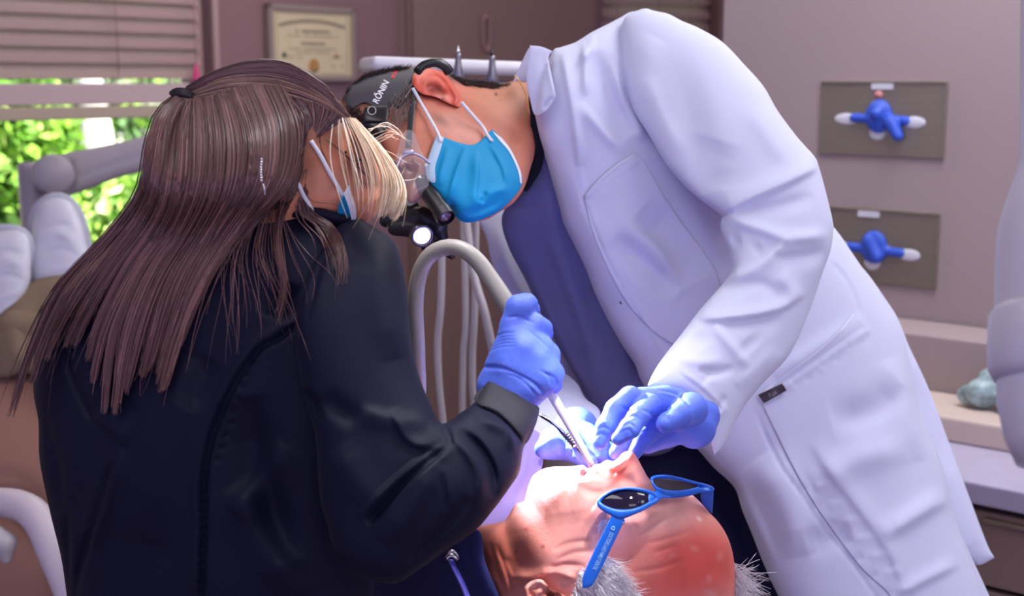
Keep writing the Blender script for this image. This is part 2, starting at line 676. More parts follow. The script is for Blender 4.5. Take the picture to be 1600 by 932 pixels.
# ---------------------------------------------------------------- smooth solids by distance field
def sdf_piece(prims, cuts=(), k=0.005, res=0.0016, mi=0, colf=None, pad=0.012):
    """prims: ('c', a, b, ra, rb) tapered capsule or ('e', centre, (rx, ry, rz), axes) in world metres; optional last k"""
    pts = []
    for p in prims:
        if p[0] == 'c':
            pts += [np.array(p[1]) + p[3], np.array(p[1]) - p[3], np.array(p[2]) + p[4], np.array(p[2]) - p[4]]
        else:
            m = max(p[2])
            pts += [np.array(p[1]) + m, np.array(p[1]) - m]
    pts = np.array(pts)
    lo, hi = pts.min(0) - pad, pts.max(0) + pad
    n = np.ceil((hi - lo) / res).astype(int) + 1
    X = np.stack(np.meshgrid(*[lo[i] + res * np.arange(n[i]) for i in range(3)], indexing='ij'), -1).astype(np.float32)

    def dist(p):
        if p[0] == 'c':
            a, b = np.array(p[1], np.float32), np.array(p[2], np.float32)
            ab = b - a
            t = np.clip(((X - a) @ ab) / (ab @ ab + 1e-12), 0, 1)
            return np.linalg.norm(X - a - t[..., None] * ab, axis=-1) - (p[3] + (p[4] - p[3]) * t)
        c = np.array(p[1], np.float32)
        r = np.array(p[2], np.float32)
        ax = np.array([tuple(q) for q in p[3]], np.float32) if len(p) > 3 and p[3] is not None else np.eye(3, dtype=np.float32)
        q = (X - c) @ ax.T
        k0 = np.linalg.norm(q / r, axis=-1)
        k1 = np.linalg.norm(q / (r * r), axis=-1)
        return k0 * (k0 - 1) / (k1 + 1e-9)

    d = None
    for p in prims:
        e = dist(p)
        if d is None:
            d = e
        else:
            h = np.clip(0.5 + 0.5 * (e - d) / k, 0, 1)
            d = d * h + e * (1 - h) - k * h * (1 - h)
    for p in cuts:
        e = -dist(p)
        h = np.clip(0.5 - 0.5 * (e - d) / k, 0, 1)
        d = d * h + e * (1 - h) + k * h * (1 - h)
    # surface nets
    sgn = d < 0
    c = np.zeros(tuple(np.array(d.shape) - 1), np.int8)
    cor = [(i, j, l) for i in (0, 1) for j in (0, 1) for l in (0, 1)]
    sl = lambda o, A: A[o[0]:A.shape[0] - 1 + o[0], o[1]:A.shape[1] - 1 + o[1], o[2]:A.shape[2] - 1 + o[2]]
    for o in cor:
        c += sl(o, sgn)
    act = (c > 0) & (c < 8)
    idx = -np.ones(act.shape, int)
    cells = np.argwhere(act)
    idx[act] = np.arange(len(cells))
    acc = np.zeros((len(cells), 3))
    cnt = np.zeros(len(cells))
    for a in range(8):
        for b in range(a + 1, 8):
            oa, ob = np.array(cor[a]), np.array(cor[b])
            if np.abs(oa - ob).sum() != 1:
                continue
            da = d[tuple((cells + oa).T)]
            db = d[tuple((cells + ob).T)]
            m = (da < 0) != (db < 0)
            t = da / (da - db + 1e-12)
            pnt = cells + oa + t[:, None] * (ob - oa)
            acc[m] += pnt[m]
            cnt[m] += 1
    v = lo + res * acc / cnt[:, None]
    fs = []
    for axis in range(3):
        o = [0, 0, 0]
        o[axis] = 1
        s0 = sgn[:-1] if axis == 0 else (sgn[:, :-1] if axis == 1 else sgn[:, :, :-1])
        s1 = sgn[1:] if axis == 0 else (sgn[:, 1:] if axis == 1 else sgn[:, :, 1:])
        e = np.argwhere(s0 != s1)
        b, cc = [(1, 2), (2, 0), (0, 1)][axis]
        ok = (e[:, b] > 0) & (e[:, cc] > 0) & (e[:, b] < act.shape[b]) & (e[:, cc] < act.shape[cc])
        e = e[ok]
        db, dc = np.zeros(3, int), np.zeros(3, int)
        db[b] = 1
        dc[cc] = 1
        q = np.stack([idx[tuple((e - db - dc).T)], idx[tuple((e - dc).T)], idx[tuple(e.T)], idx[tuple((e - db).T)]], 1)
        flip = s1[tuple(e.T)]
        q[flip] = q[flip][:, ::-1]
        fs.append(q)
    f = np.vstack(fs)
    f = f[(f >= 0).all(1)]
    cols = None
    if colf is not None:
        cols = np.tile(np.array(colf), (len(v), 1))
    return (v, f, mi, cols)


def pxr(r, d):
    return r * d / F


def chain(pts, ks=None):
    """pts: (px, py, depth, radius px) -> capsule primitives"""
    out = []
    for a, b in zip(pts[:-1], pts[1:]):
        out.append(('c', P(*a[:3]), P(*b[:3]), pxr(a[3], a[2]), pxr(b[3], b[2])))
    return out


def ring_piece(outer, inner, D, th, n=96, m=10, mi=0, lift=0.0):
    """rounded solid band between two closed picture outlines at depth field D, half thickness th"""
    o = outline_smooth(outer, 2.0)
    i = outline_smooth(inner, 2.0)
    rs = lambda q: q[np.linspace(0, len(q), n, endpoint=False).astype(int)]
    o = rs(o)
    c = i.mean(0)
    # nearest inner point for every outer point
    d, _, _ = seg_dist(o, i)
    ii = np.array([i[np.argmin(np.hypot(*(i - p).T))] for p in o])
    for _ in range(3):
        ii = 0.25 * np.roll(ii, 1, 0) + 0.5 * ii + 0.25 * np.roll(ii, -1, 0)
    mid, w = (o + ii) / 2, (o - ii) / 2
    dep = D(mid) - lift
    rows = []
    for k in range(m):
        a = 2 * PI * k / m
        ca, sa = math.cos(a), math.sin(a)
        ca = math.copysign(abs(ca) ** 0.7, ca)
        sa = math.copysign(abs(sa) ** 0.7, sa)
        rows.append(Pn(mid + w * ca, dep - th * sa))
    v = np.stack(rows, 1).reshape(-1, 3)
    f = [[a * m + k, a * m + (k + 1) % m, ((a + 1) % n) * m + (k + 1) % m, ((a + 1) % n) * m + k] for a in range(n) for k in range(m)]
    return (v, f, mi)


# ---------------------------------------------------------------- hair
def strands(lines, r, cols, n=3, tip=0.25):
    """lines: (S, M, 3) world points; r root radius in m; cols (S, 3)"""
    S, M, _ = lines.shape
    t = np.gradient(lines, axis=1)
    t /= np.linalg.norm(t, axis=2, keepdims=True) + 1e-12
    ref = np.array([0.2, 0.9, 0.35])
    A = np.cross(t, ref)
    A /= np.linalg.norm(A, axis=2, keepdims=True) + 1e-9
    B = np.cross(t, A)
    prof = np.interp(np.linspace(0, 1, M), [0, 0.05, 0.7, 1], [0.6, 1, 1, tip])
    rr = (np.asarray(r).reshape(-1, 1) * prof[None])[..., None]
    ring = [lines + rr * (math.cos(2 * PI * k / n) * A + math.sin(2 * PI * k / n) * B) for k in range(n)]
    v = np.stack(ring, 2).reshape(-1, 3)
    s, m, k = np.meshgrid(np.arange(S), np.arange(M - 1), np.arange(n), indexing='ij')
    b = (s * M + m) * n
    f = np.stack([b + k, b + (k + 1) % n, b + n + (k + 1) % n, b + n + k], -1).reshape(-1, 4)
    return (v, f, 0, np.repeat(cols, M * n, 0))


def hair_sheet(guides, count, M=16, jit=3.0, jtip=8.0, depthf=None, doff=0.004, dj=0.006, clump=0.0, fly=0.0, lenj=0.15):
    """strand lines between neighbouring guides (px, py[, d]); depthf(q) gives the surface depth below"""
    G = np.stack([spline(g, M) for g in guides])
    S = count
    u = rng.random(S) * (len(G) - 1)
    s = np.linspace(0, 1, M)
    uu = np.repeat(u[:, None], M, 1)
    if clump:
        nb = clump / (len(G) - 1)
        wob = 0.3 * np.sin(np.arange(400) * 2.7)
        cid = np.round(u * nb).astype(int)
        c = np.clip((cid + wob[cid % 400]) / nb, 0, len(G) - 1.0001)
        uu = uu + (c - u)[:, None] * (0.96 * s[None] ** 2)
    uu = np.clip(uu, 0, len(G) - 1.0001)
    i = np.minimum(uu.astype(int), len(G) - 2)
    f = (uu - i)[..., None]
    k_ = np.arange(M)[None]
    L = G[i, k_] * (1 - f) + G[i + 1, k_] * f
    # cut strands to different lengths
    ln = 1 - lenj * rng.random(S)
    if clump:
        ln = 1 - 0.35 * lenj * rng.random(S) - 0.75 * lenj * np.abs(np.sin(cid * 12.9898))
    for q in range(S):
        L[q] = np.stack([np.interp(s * ln[q], s, L[q, :, k]) for k in range(L.shape[2])], 1)
    amp = (jit + (jtip - jit) * s ** 1.5)[None, :]
    ph = rng.random((S, 2)) * 6.28
    L[..., 0] += amp * (rng.normal(0, 0.6, (S, 1)) + 0.35 * np.sin(ph[:, :1] + s[None] * 5 * rng.random((S, 1))))
    L[..., 1] += amp * 0.5 * (rng.normal(0, 0.6, (S, 1)) + 0.35 * np.sin(ph[:, 1:] + s[None] * 5 * rng.random((S, 1))))
    if fly:
        m = rng.random(S) < fly
        bend = rng.normal(0, 26, (S, 2)) * m[:, None]
        L[..., 0] += bend[:, :1] * s[None] ** 2
        L[..., 1] += bend[:, 1:] * s[None] ** 2
    flat = L[..., :2].reshape(-1, 2)
    if depthf is not None:
        d = depthf(flat).reshape(S, M)
        # smooth along the strand
        for _ in range(2):
            d[:, 1:-1] = 0.25 * d[:, :-2] + 0.5 * d[:, 1:-1] + 0.25 * d[:, 2:]
    else:
        d = L[..., 2]
    d = d - doff - dj * rng.random((S, 1))
    return Pn(flat, d.reshape(-1)).reshape(S, M, 3), u
# ---------------------------------------------------------------- room
UZ = Vector((0, 0, 1))
U = Vector((0.629, 0.777, 0)).normalized()      # along the left wall, away from the viewer
V = Vector((-0.777, 0.629, 0)).normalized()     # along the right wall, away from the viewer
Wd = Vector((0.95, 0.31, 0)).normalized()       # along the back wall
QR = Vector((0.95, 2.8, 0))                     # a point on the right wall
CC = Vector((-0.39, 4.6, 0))                    # corner of left and back wall
NL = Vector((0.777, -0.629, 0)).normalized()    # inward normals
NR = Vector((-0.629, -0.777, 0)).normalized()
NB = Vector((0.31, -0.95, 0)).normalized()
CEIL = 2.62

m_wall_l = mat('mauve wall paint', '#85686a', 0.75, 0.3, var=0.05, vscale=2, bump=0.15, bscale=180)
m_wall_r = mat('pinkish beige wall paint', '#a09092', 0.75, 0.3, var=0.05, vscale=2, bump=0.15, bscale=180)
m_ceil = mat('ceiling paint', '#d8d4d0', 0.9, 0.2, bump=0.2, bscale=90)
m_floor = mat('vinyl floor', '#8d8078', 0.5, 0.4, var=0.15, vscale=9)
m_trimw = mat('window trim paint', '#a58a86', 0.6, 0.4)
m_slat = mat('cream blind slat', '#bfaaa8', 0.5, 0.4)
m_tsl = mat('thin cream slat', '#b29698', 0.5, 0.4)
_nt = m_tsl.node_tree
_tr = _nt.nodes.new('ShaderNodeBsdfTranslucent')
_tr.inputs['Color'].default_value = (*lin('#f0eed0'), 1)
_mx = _nt.nodes.new('ShaderNodeMixShader')
_mx.inputs['Fac'].default_value = 0.36
_nt.links.new(_nt.nodes['Principled BSDF'].outputs[0], _mx.inputs[1])
_nt.links.new(_tr.outputs[0], _mx.inputs[2])
_nt.links.new(_mx.outputs[0], _nt.nodes['Material Output'].inputs['Surface'])
m_cab = mat('brown cabinet laminate', '#7d625a', 0.5, 0.4, var=0.06, vscale=3)
m_steel = mat('brushed steel', '#a39a88', 0.4, 0.5, metal=0.8, var=0.08, vscale=12, stretch=(1, 1, 14))
m_white = mat('white plastic', '#d9d9e2', 0.35, 0.5)
m_grey = mat('light grey plastic', '#b9b4b6', 0.4, 0.5)


def wall_panel(c0, ax, z0, z1, s0, s1, nrm, th, mi=0):
    """slab of wall from s0 to s1 along ax starting at c0; thickness away from the room"""
    c = c0 + ax * ((s0 + s1) / 2) - nrm * (th / 2) + UZ * ((z0 + z1) / 2)
    return box(c, (abs(s1 - s0), th, z1 - z0), (ax, nrm, UZ), mi=mi)


def s_on(px, c0, ax, nrm, py=300):
    q = on_plane(px, py, c0, nrm)
    return (q - c0).dot(ax)


def z_on(px, py, c0, nrm):
    return on_plane(px, py, c0, nrm).z


struct = lambda o: tag(o, kind='structure')
# left wall with the window opening
w_r = s_on(330, CC, U, NL, 60)
w_l = w_r - 1.5
w_b = z_on(150, 480, CC, NL)
w_t = CAMZ + 0.55
struct(mesh_obj('wall_left', [wall_panel(CC, U, 0, CEIL, w_r, 0.0, NL, 0.12),
                              wall_panel(CC, U, 0, CEIL, w_l - 2.2, w_l, NL, 0.12),
                              wall_panel(CC, U, 0, w_b, w_l, w_r, NL, 0.12),
                              wall_panel(CC, U, w_t, CEIL, w_l, w_r, NL, 0.12)], m_wall_l, smooth=False))
# back wall with a second window
b_l = s_on(938, CC, Wd, NB, 20)
b_r = s_on(1116, CC, Wd, NB, 20)
b_b = CAMZ - 0.35
b_t = CAMZ + 0.75
struct(mesh_obj('wall_back', [wall_panel(CC, Wd, 0, CEIL, 0, b_l, NB, 0.12),
                              wall_panel(CC, Wd, 0, CEIL, b_r, 3.2, NB, 0.12),
                              wall_panel(CC, Wd, 0, b_b, b_l, b_r, NB, 0.12),
                              wall_panel(CC, Wd, b_t, CEIL, b_l, b_r, NB, 0.12)], m_wall_l, smooth=False))
r_end = s_on(1130, QR, V, NR, 60)
struct(mesh_obj('wall_right', [wall_panel(QR, V, 0, CEIL, -3.4, r_end, NR, 0.12)], m_wall_r, smooth=False))
struct(mesh_obj('floor', [box((0, 2.2, -0.03), (9, 9, 0.06))], m_floor, smooth=False))
_ce = [CC, CC + Wd * 3.2, Vector((4.2, 5.6, 0)), Vector((4.2, -2.4, 0)), CC - U * 8.6, ]
_cv = np.array([(p.x, p.y, CEIL + dz) for dz in (0, 0.06) for p in _ce])
struct(mesh_obj('ceiling', [(_cv, [[0, 1, 2, 3, 4], [9, 8, 7, 6, 5]] + [[i, (i + 1) % 5, (i + 1) % 5 + 5, i + 5] for i in range(5)])], m_ceil, smooth=False))


def window(name, c0, ax, nrm, s0, s1, z0, z1, fr=0.045):
    root = empty(name, c0 + ax * ((s0 + s1) / 2) + UZ * z0)
    root['kind'] = 'structure'
    axs = (ax, nrm, UZ)
    mid = lambda s, z, n: c0 + ax * s + UZ * z + nrm * n
    L, Hh = s1 - s0, z1 - z0
    fp = [box(mid(s0 + fr / 2, (z0 + z1) / 2, -0.07), (fr, 0.06, Hh), axs, 0.004),
          box(mid(s1 - fr / 2, (z0 + z1) / 2, -0.07), (fr, 0.06, Hh), axs, 0.004),
          box(mid((s0 + s1) / 2, z0 + fr / 2, -0.07), (L, 0.06, fr), axs, 0.004),
          box(mid((s0 + s1) / 2, z1 - fr / 2, -0.07), (L, 0.06, fr), axs, 0.004)]
    mesh_obj('window_frame', fp, m_trimw, root, smooth=False)
    gl = mat('window glass', (1, 1, 1), 0.0, 0.5, trans=1.0)
    gl.node_tree.nodes['Principled BSDF'].inputs['IOR'].default_value = 1.02
    mesh_obj('window_pane', [box(mid((s0 + s1) / 2, (z0 + z1) / 2, -0.085), (L - fr, 0.004, Hh - fr), axs)], gl, root, smooth=False)
    return root


window('window_1', CC, U, NL, w_l, w_r, w_b, w_t)
window('window_2', CC, Wd, NB, b_l, b_r, b_b, b_t)
struct(mesh_obj('trim_1', [box(CC + U * (w_r + 0.012) + NL * 0.006 + UZ * ((w_b + w_t) / 2), (0.02, 0.012, w_t - w_b), (U, NL, UZ), 0.002)], m_trimw))
tb = s_on(1123, CC, Wd, NB, 30)
struct(mesh_obj('trim_2', [box(CC + Wd * (tb + 0.005) + NB * 0.01 + UZ * 1.6, (0.035, 0.03, 2.0), (Wd, NB, UZ), 0.002)], m_cab))


def blind(label, c0, ax, nrm, s0, s1, zt, zb, pitch, n_off, tilt, rail, wand, group):
    root = empty('window_blind', c0 + ax * ((s0 + s1) / 2) + UZ * zb, label, 'blind', group)
    sm = (s0 + s1) / 2
    L = s1 - s0
    z = zt
    mid = lambda s, zz, n: c0 + ax * s + UZ * zz + nrm * n
    rows = max(1, round((zt - zb) / pitch))
    pitch = (zt - zb) / rows
    sl = []
    ca, sa = math.cos(tilt), math.sin(tilt)
    a2 = nrm * ca - UZ * sa
    a3 = nrm * sa + UZ * ca
    slats = []
    for i in range(rows):
        slats.append(box(mid(sm, zt - pitch * (i + 0.5), n_off), (L, 0.068, 0.0025), (ax, a2, a3), 0.001, 1))
    mesh_obj('slats', slats, m_tsl, root, smooth=False)
    if rail:
        z_r, h_r = rail
        mesh_obj('bottom_rail', [box(mid(sm, z_r + 0.6 * h_r / 2 + 0.4 * h_r, n_off), (L, 0.05, 0.6 * h_r), (ax, nrm, UZ), 0.004),
                                 box(mid(sm, z_r + 0.36 * h_r / 2, n_off + 0.004), (L, 0.056, 0.36 * h_r), (ax, nrm, UZ), 0.004, mi=1)],
                 [m_slat, m_trim_g], root, smooth=False)
    mesh_obj('head_rail', [box(mid(sm, zt + 0.03, n_off), (L, 0.06, 0.06), (ax, nrm, UZ), 0.003)], m_slat, root, smooth=False)
    for f in (0.12, 0.5, 0.79):
        mesh_obj('ladder_cord', [tube([mid(s0 + L * f, zt, n_off + 0.034), mid(s0 + L * f, zb, n_off + 0.034)], 0.0016, 6)], m_cordb, root)
    if wand:
        s, z0, z1 = wand
        mesh_obj('pull_cord', [tube([mid(s, zt, n_off + 0.045), mid(s, z1, n_off + 0.045)], 0.0014, 6)], m_cordb, root)
        mesh_obj('tassel', [lathe(mid(s, z1, n_off + 0.045), -UZ, [(0.003, -0.012), (0.007, 0.0), (0.013, 0.03), (0.012, 0.045), (0.004, 0.05)], 12)], m_pink, root)
    return root


m_trim_g = mat('beige rail', '#b3a58f', 0.5, 0.4)
m_cordb = mat('tan cord', '#a98a78', 0.7, 0.2)
m_pink = mat('pink tassel', '#d0487c', 0.5, 0.4)
zr = z_on(150, 186, CC, NL)
zr2 = z_on(150, 130, CC, NL)
blind('cream slatted blind half lowered over the garden window', CC, U, NL, w_l + 0.03, w_r - 0.035, w_t - 0.06, z_on(150, 118, CC, NL), 0.0445,
      -0.025, math.radians(68), (zr, zr2 - zr), (s_on(300, CC, U, NL, 110), 0, z_on(300, 106, CC, NL)), None)
blind('narrow cream blind behind the raised shoulder of the white coat', CC, Wd, NB, b_l + 0.01, b_r - 0.01, b_t - 0.06, b_b + 0.02, 0.05,
      -0.025, math.radians(62), None, None, None)

# tall cabinet with an oval pull
k0, k1 = s_on(634, CC, Wd, NB, 60), s_on(930, CC, Wd, NB, 60)
cab = empty('tall_cabinet', CC + Wd * ((k0 + k1) / 2) + NB * 0.02, 'brown tall cabinet with an oval pull against the back wall', 'cabinet')
mesh_obj('carcass', [box(CC + Wd * ((k0 + k1) / 2) + NB * 0.013 + UZ * 1.2, (k1 - k0, 0.022, 2.4), (Wd, NB, UZ), 0.002)], m_cab, cab, smooth=False)
dr = mesh_obj('door', [box(CC + Wd * ((k0 + k1) / 2) + NB * 0.034 + UZ * 1.22, (k1 - k0 - 0.03, 0.018, 2.3), (Wd, NB, UZ), 0.004)], m_cab, cab, smooth=False)
hp = on_plane(760, 52, CC + NB * 0.05, NB)
ring = [hp + Wd * (0.015 * math.cos(t)) + UZ * (0.062 * math.sin(t)) for t in np.linspace(0, 2 * PI, 33)]
mesh_obj('handle', [tube(ring, 0.0065, 10, cap=False),
                    tube([hp + UZ * 0.05 - NB * 0.015, hp + UZ * 0.05], 0.006, 8), tube([hp - UZ * 0.05 - NB * 0.015, hp - UZ * 0.05], 0.006, 8)],
         mat('pinkish bronze pull', '#9a7872', 0.3, 0.5, metal=0.5), dr)

# framed certificate
c_p = CC + NL * 0.02
fx0, fx1 = s_on(418, c_p, U, NL, 60), s_on(553, c_p, U, NL, 60)
fz0, fz1 = z_on(485, 127, c_p, NL), z_on(485, 9, c_p, NL)
fm = lambda s, z, n=0.0: c_p + U * s + UZ * z + NL * n
m_frame = mat('taupe picture frame', '#8d7d72', 0.45, 0.5)
m_paper = mat('aged certificate paper', '#cdbf9a', 0.8, 0.2, var=0.05, vscale=14)
m_ink = mat('faded grey ink', '#7d745f', 0.9, 0.1)
root = empty('framed_certificate', fm((fx0 + fx1) / 2, fz0), 'cream certificate in a taupe frame with a gold seal on the mauve wall', 'picture')
sm, zm, fl, fh = (fx0 + fx1) / 2, (fz0 + fz1) / 2, fx1 - fx0, fz1 - fz0
bw = 0.018
mesh_obj('frame', [box(fm(sm, fz0 + bw / 2), (fl, 0.025, bw), (U, NL, UZ), 0.003), box(fm(sm, fz1 - bw / 2), (fl, 0.025, bw), (U, NL, UZ), 0.003),
                   box(fm(fx0 + bw / 2, zm), (bw, 0.025, fh), (U, NL, UZ), 0.003), box(fm(fx1 - bw / 2, zm), (bw, 0.025, fh), (U, NL, UZ), 0.003)], m_frame, root, smooth=False)
pp = mesh_obj('paper', [box(fm(sm, zm, 0.001), (fl - 0.02, 0.004, fh - 0.02), (U, NL, UZ))], m_paper, root, smooth=False)
ink = []
fr = lambda a, b: fm(fx0 + fl * a, fz1 - fh * b, 0.0038)
for (a0, a1, b, hh) in ((.3, .7, .34, .03), (.2, .8, .4, .012), (.36, .64, .50, .03), (.22, .78, .57, .012), (.3, .7, .62, .012), (.14, .38, .68, .012), (.7, .84, .68, .012), (.72, .86, .80, .02)):
    n = max(3, int((a1 - a0) * 30))
    for q in range(n):
        if rng.random() < 0.88:
            ink.append(box(fr(a0 + (q + .5) / n * (a1 - a0), b), (fl * (a1 - a0) / n * 0.8, 0.001, fh * hh), (U, NL, UZ)))
for q in range(26):                                  # arched heading
    a = -0.5 + q / 25
    ink.append(box(fr(.5 + a * .74, .2 + 0.28 * a * a), (fl * .02, 0.001, fh * .05), (U, NL, UZ)))
for (a0, b0, a1, b1) in ((.09, .1, .91, .105), (.09, .895, .91, .9), (.09, .1, .094, .9), (.906, .1, .91, .9)):
    ink.append(box(fr((a0 + a1) / 2, (b0 + b1) / 2), (fl * (a1 - a0), 0.001, fh * (b1 - b0)), (U, NL, UZ)))
mesh_obj('lettering', ink, m_ink, pp, smooth=False)
mesh_obj('gold_seal', [lathe(fr(.5, .79), NL, [(0.022, 0), (0.022, 0.002), (0.014, 0.003)], 24)], mat('gold seal', '#a8803a', 0.5, 0.5), pp)
mesh_obj('green_stamp', [lathe(fr(.17, .655), NL, [(0.009, 0), (0.009, 0.001)], 16)], mat('green stamp', '#2d5a45', 0.7), pp)
mesh_obj('red_stamp', [lathe(fr(.77, .66), NL, [(0.008, 0), (0.008, 0.001)], 16)], mat('red stamp', '#b46a5a', 0.7), pp)

# recessed steel glove dispensers in the right wall
m_glove_bg = mat('blue nitrile glove', '#2f55c8', 0.45, 0.5)
m_cut = mat('white glove cuff', '#cfd0dc', 0.6)


def rp(px, py, off=0.0):
    return on_plane(px, py, QR + NR * off, NR)


def dispenser(label, x0, x1, y0, y1, cx, cy, flap):
    p00, p10, p01, p11 = rp(x0, y0), rp(x1, y0 + 3), rp(x0 - 2, y1), rp(x1 - 6, y1 + 6)
    c = (p00 + p10 + p01 + p11) / 4
    a = V * -1
    L = abs((p10 - p00).dot(a))
    Hh = abs((p00 - p01).z)
    root = empty('glove_dispenser', c - UZ * Hh / 2, label, 'glove dispenser', 'glove dispensers in the right wall')
    mesh_obj('steel_plate', [box(c + NR * 0.003, (L, 0.006, Hh), (a, NR, UZ), 0.001)], m_steel, root, smooth=False)
    mesh_obj('rim', [box(c + NR * 0.004 + UZ * Hh / 2, (L, 0.012, 0.004), (a, NR, UZ), 0.001), box(c + NR * 0.004 + a * L / 2, (0.005, 0.012, Hh), (a, NR, UZ), 0.001)], m_steel, root, smooth=False)
    s = L / (x1 - x0)
    q = rp(cx, cy, 0.006)
    pt = lambda dx, dy, n=0.0: q + a * (dx * s) - UZ * (dy * s) + NR * n
    # white lining showing in the cross shaped slot
    def el(dx, dy, rx, ry, rz=0.004):
        return ('e', pt(dx, dy), (rx * s, rz, ry * s), (a, NR, UZ))
    mesh_obj('white_liner', [sdf_piece([el(-52, 3, 20, 9), el(54, 6, 18, 9), el(-2, 22, 13, 12), el(0, 0, 30, 8)], k=0.003, res=0.002)], m_cut, root)
    pr = [('c', pt(-40, 1), pt(42, 4), 7 * s, 7 * s), ('e', pt(0, -2, 0.004), (21 * s, 0.012, 25 * s), (a, NR, UZ))]
    if flap:
        pr += [('c', pt(20, 6, .008), pt(34, 26, .014), 11 * s, 8 * s), ('c', pt(4, -16, .006), pt(0, -6, .016), 7 * s, 9 * s)]
    else:
        pr += [('c', pt(-6, -10, .006), pt(8, 12, .012), 10 * s, 9 * s)]
    g = mesh_obj('blue_glove', [sdf_piece(pr, k=0.006, res=0.002)], m_glove_bg, root)
    g['label'] = 'crumpled blue gloves filling the slot'
    t = rp((x0 + x1) / 2 - (4 if flap else 22), y0 + 6, 0.008)
    mesh_obj('sticker', [box(t, (34 * s, 0.002, 11 * s), (a, NR, UZ), 0.0005)], m_cut, root, smooth=False)
    if flap:
        mesh_obj('red_mark', [lathe(rp(cx - 1, y0 + 20, 0.006), NR, [(6 * s, 0), (6 * s, 0.003)], 14)], mat('pink mark', '#d08a8a', 0.6), root)
    return root


dispenser('upper steel dispenser plate with a drooping blue glove', 1285, 1480, 128, 240, 1374, 184, True)
dispenser('lower steel dispenser plate half hidden by the white coat', 1290, 1468, 328, 439, 1366, 388, False)

# counter with drawers along the right wall
m_lam = mat('taupe drawer laminate', '#907a72', 0.5, 0.4, var=0.06, vscale=4)
m_top = mat('pale counter top', '#b5aec8', 0.18, 0.5, var=0.05, vscale=20)  # violet light reflected in the top is put into this lavender base
a = V * -1
depth_c = 0.56
pf = on_plane(1600, 762, QR + NR * depth_c, NR)       # front edge of the worktop
CT_Z = pf.z
front0 = pf
s_front = lambda s: front0 + V * s
mid_b = lambda s, n, z: front0 + V * s - NR * n + UZ * (z - CT_Z)
cabr = empty('drawer_unit', mid_b(0.1, depth_c / 2, 0), 'taupe drawer unit below the counter by the right wall', 'cabinet')
Lc = 2.4
c_mid = -0.1
mesh_obj('body', [box(mid_b(c_mid, depth_c / 2 + 0.02, (CT_Z - 0.04) / 2), (Lc, depth_c - 0.05, CT_Z - 0.05), (V, NR, UZ))], m_lam, cabr, smooth=False)
zs = [(CT_Z - d1, CT_Z - d0) for d0, d1 in ((0.055, 0.19), (0.2, 0.34), (0.35, 0.5))]
for (za, zb) in zs:
    for s0 in (-0.75, 0.0, 0.75):
        d_ = mesh_obj('drawer', [box(mid_b(s0, 0.0, (za + zb) / 2), (0.74, 0.02, zb - za), (V, NR, UZ), 0.003)], m_lam, cabr, smooth=False)
        mesh_obj('handle', [box(mid_b(s0, -0.016, zb - 0.012), (0.12, 0.016, 0.008), (V, NR, UZ), 0.002)], m_steel, d_, smooth=False)
tag(mesh_obj('worktop', [box(mid_b(c_mid, depth_c / 2 - 0.03, CT_Z - 0.02), (Lc + 0.02, depth_c - 0.005, 0.04), (V, NR, UZ), 0.004)], m_top, smooth=False),
    'pale worktop on the drawer unit by the right wall', 'worktop')
# raised ledge behind the worktop
zl = z_on(1480, 524, QR + NR * 0.14, NR)
tag(mesh_obj('backsplash_ledge', [box(mid_b(c_mid, depth_c - 0.09, (CT_Z + zl) / 2), (Lc, 0.16, zl - CT_Z), (V, NR, UZ), 0.004)], m_wall_r, smooth=False),
    'beige boxed ledge along the wall behind the worktop', 'ledge')
tp = on_plane(1500, 640, (0, 0, CT_Z), UZ)
tag(mesh_obj('flat_case', [box(mid_b(-0.1, depth_c - 0.27, CT_Z + 0.025), (1.6, 0.19, 0.05), (V, NR, UZ), 0.006)], mat('cream flat case', '#c9b8ae', 0.5), smooth=False),
    'long cream flat case on the worktop against the ledge', 'case')
# crumpled clear bag on the flat case
bq = on_plane(1540, 636, (0, 0, CT_Z + 0.05), UZ) + UZ * 0.012 + NR * 0.02
bag = []
for (dx, dy, dz, r) in ((0, 0, .02, .035), (.03, .02, .03, .03), (-.03, .0, .012, .022), (.0, .03, .045, .022), (.05, -.01, .015, .022)):
    bag.append(('e', bq + a * dx + NR * (-dy) + UZ * dz, (r, r * .8, r * .9)))
bg = empty('plastic_bag', bq, 'small crumpled teal and white bag on the flat case', 'bag')
mesh_obj('wrapper', [sdf_piece(bag, k=0.008, res=0.004)], mat('teal white film', '#9fb9bd', 0.25, 0.6, var=0.6, vscale=45, bump=0.8, bscale=60, bdist=0.01), bg)
# ---------------------------------------------------------------- doctor
m_skin = mat('skin', '#c98f78', 0.55, 0.28, attr=True, var=0.12, vscale=38, bump=0.25, bscale=420, sss=0.12)
m_coat = mat('white coat cotton', '#c9cde4', 0.8, 0.2, bump=0.06, bscale=900, sheen=0.1)
m_scrub = mat('slate blue scrub cloth', '#70749c', 0.8, 0.2, bump=0.12, bscale=1200, var=0.08, vscale=30)
m_navy = mat('navy trouser cloth', '#1c1f40', 0.8, 0.2, bump=0.1, bscale=900)
m_glove = mat('blue nitrile', '#5874de', 0.5, 0.4, bump=0.25, bscale=150, var=0.06, vscale=40, bdist=0.002)
m_maskb = mat('blue mask fabric', '#008cc0', 0.7, 0.3, bump=0.2, bscale=700)
m_maskw = mat('white elastic', '#dfe3ee', 0.7, 0.2)
m_black = mat('matte black plastic', '#17171c', 0.38, 0.5)
m_band = mat('dark grey rubber band', '#3a3a42', 0.55, 0.4)
m_dhair = mat('short dark hair', '#1d1614', 0.5, 0.4, attr=True)
m_under = mat('black undershirt', '#0c0e1c', 0.85, 0.2)

doc = empty('person', P(1250, 932, 1.78) * 1.0, 'person in a white coat and blue mask bending over the open mouth', 'person')
doc.location.z = 0.0

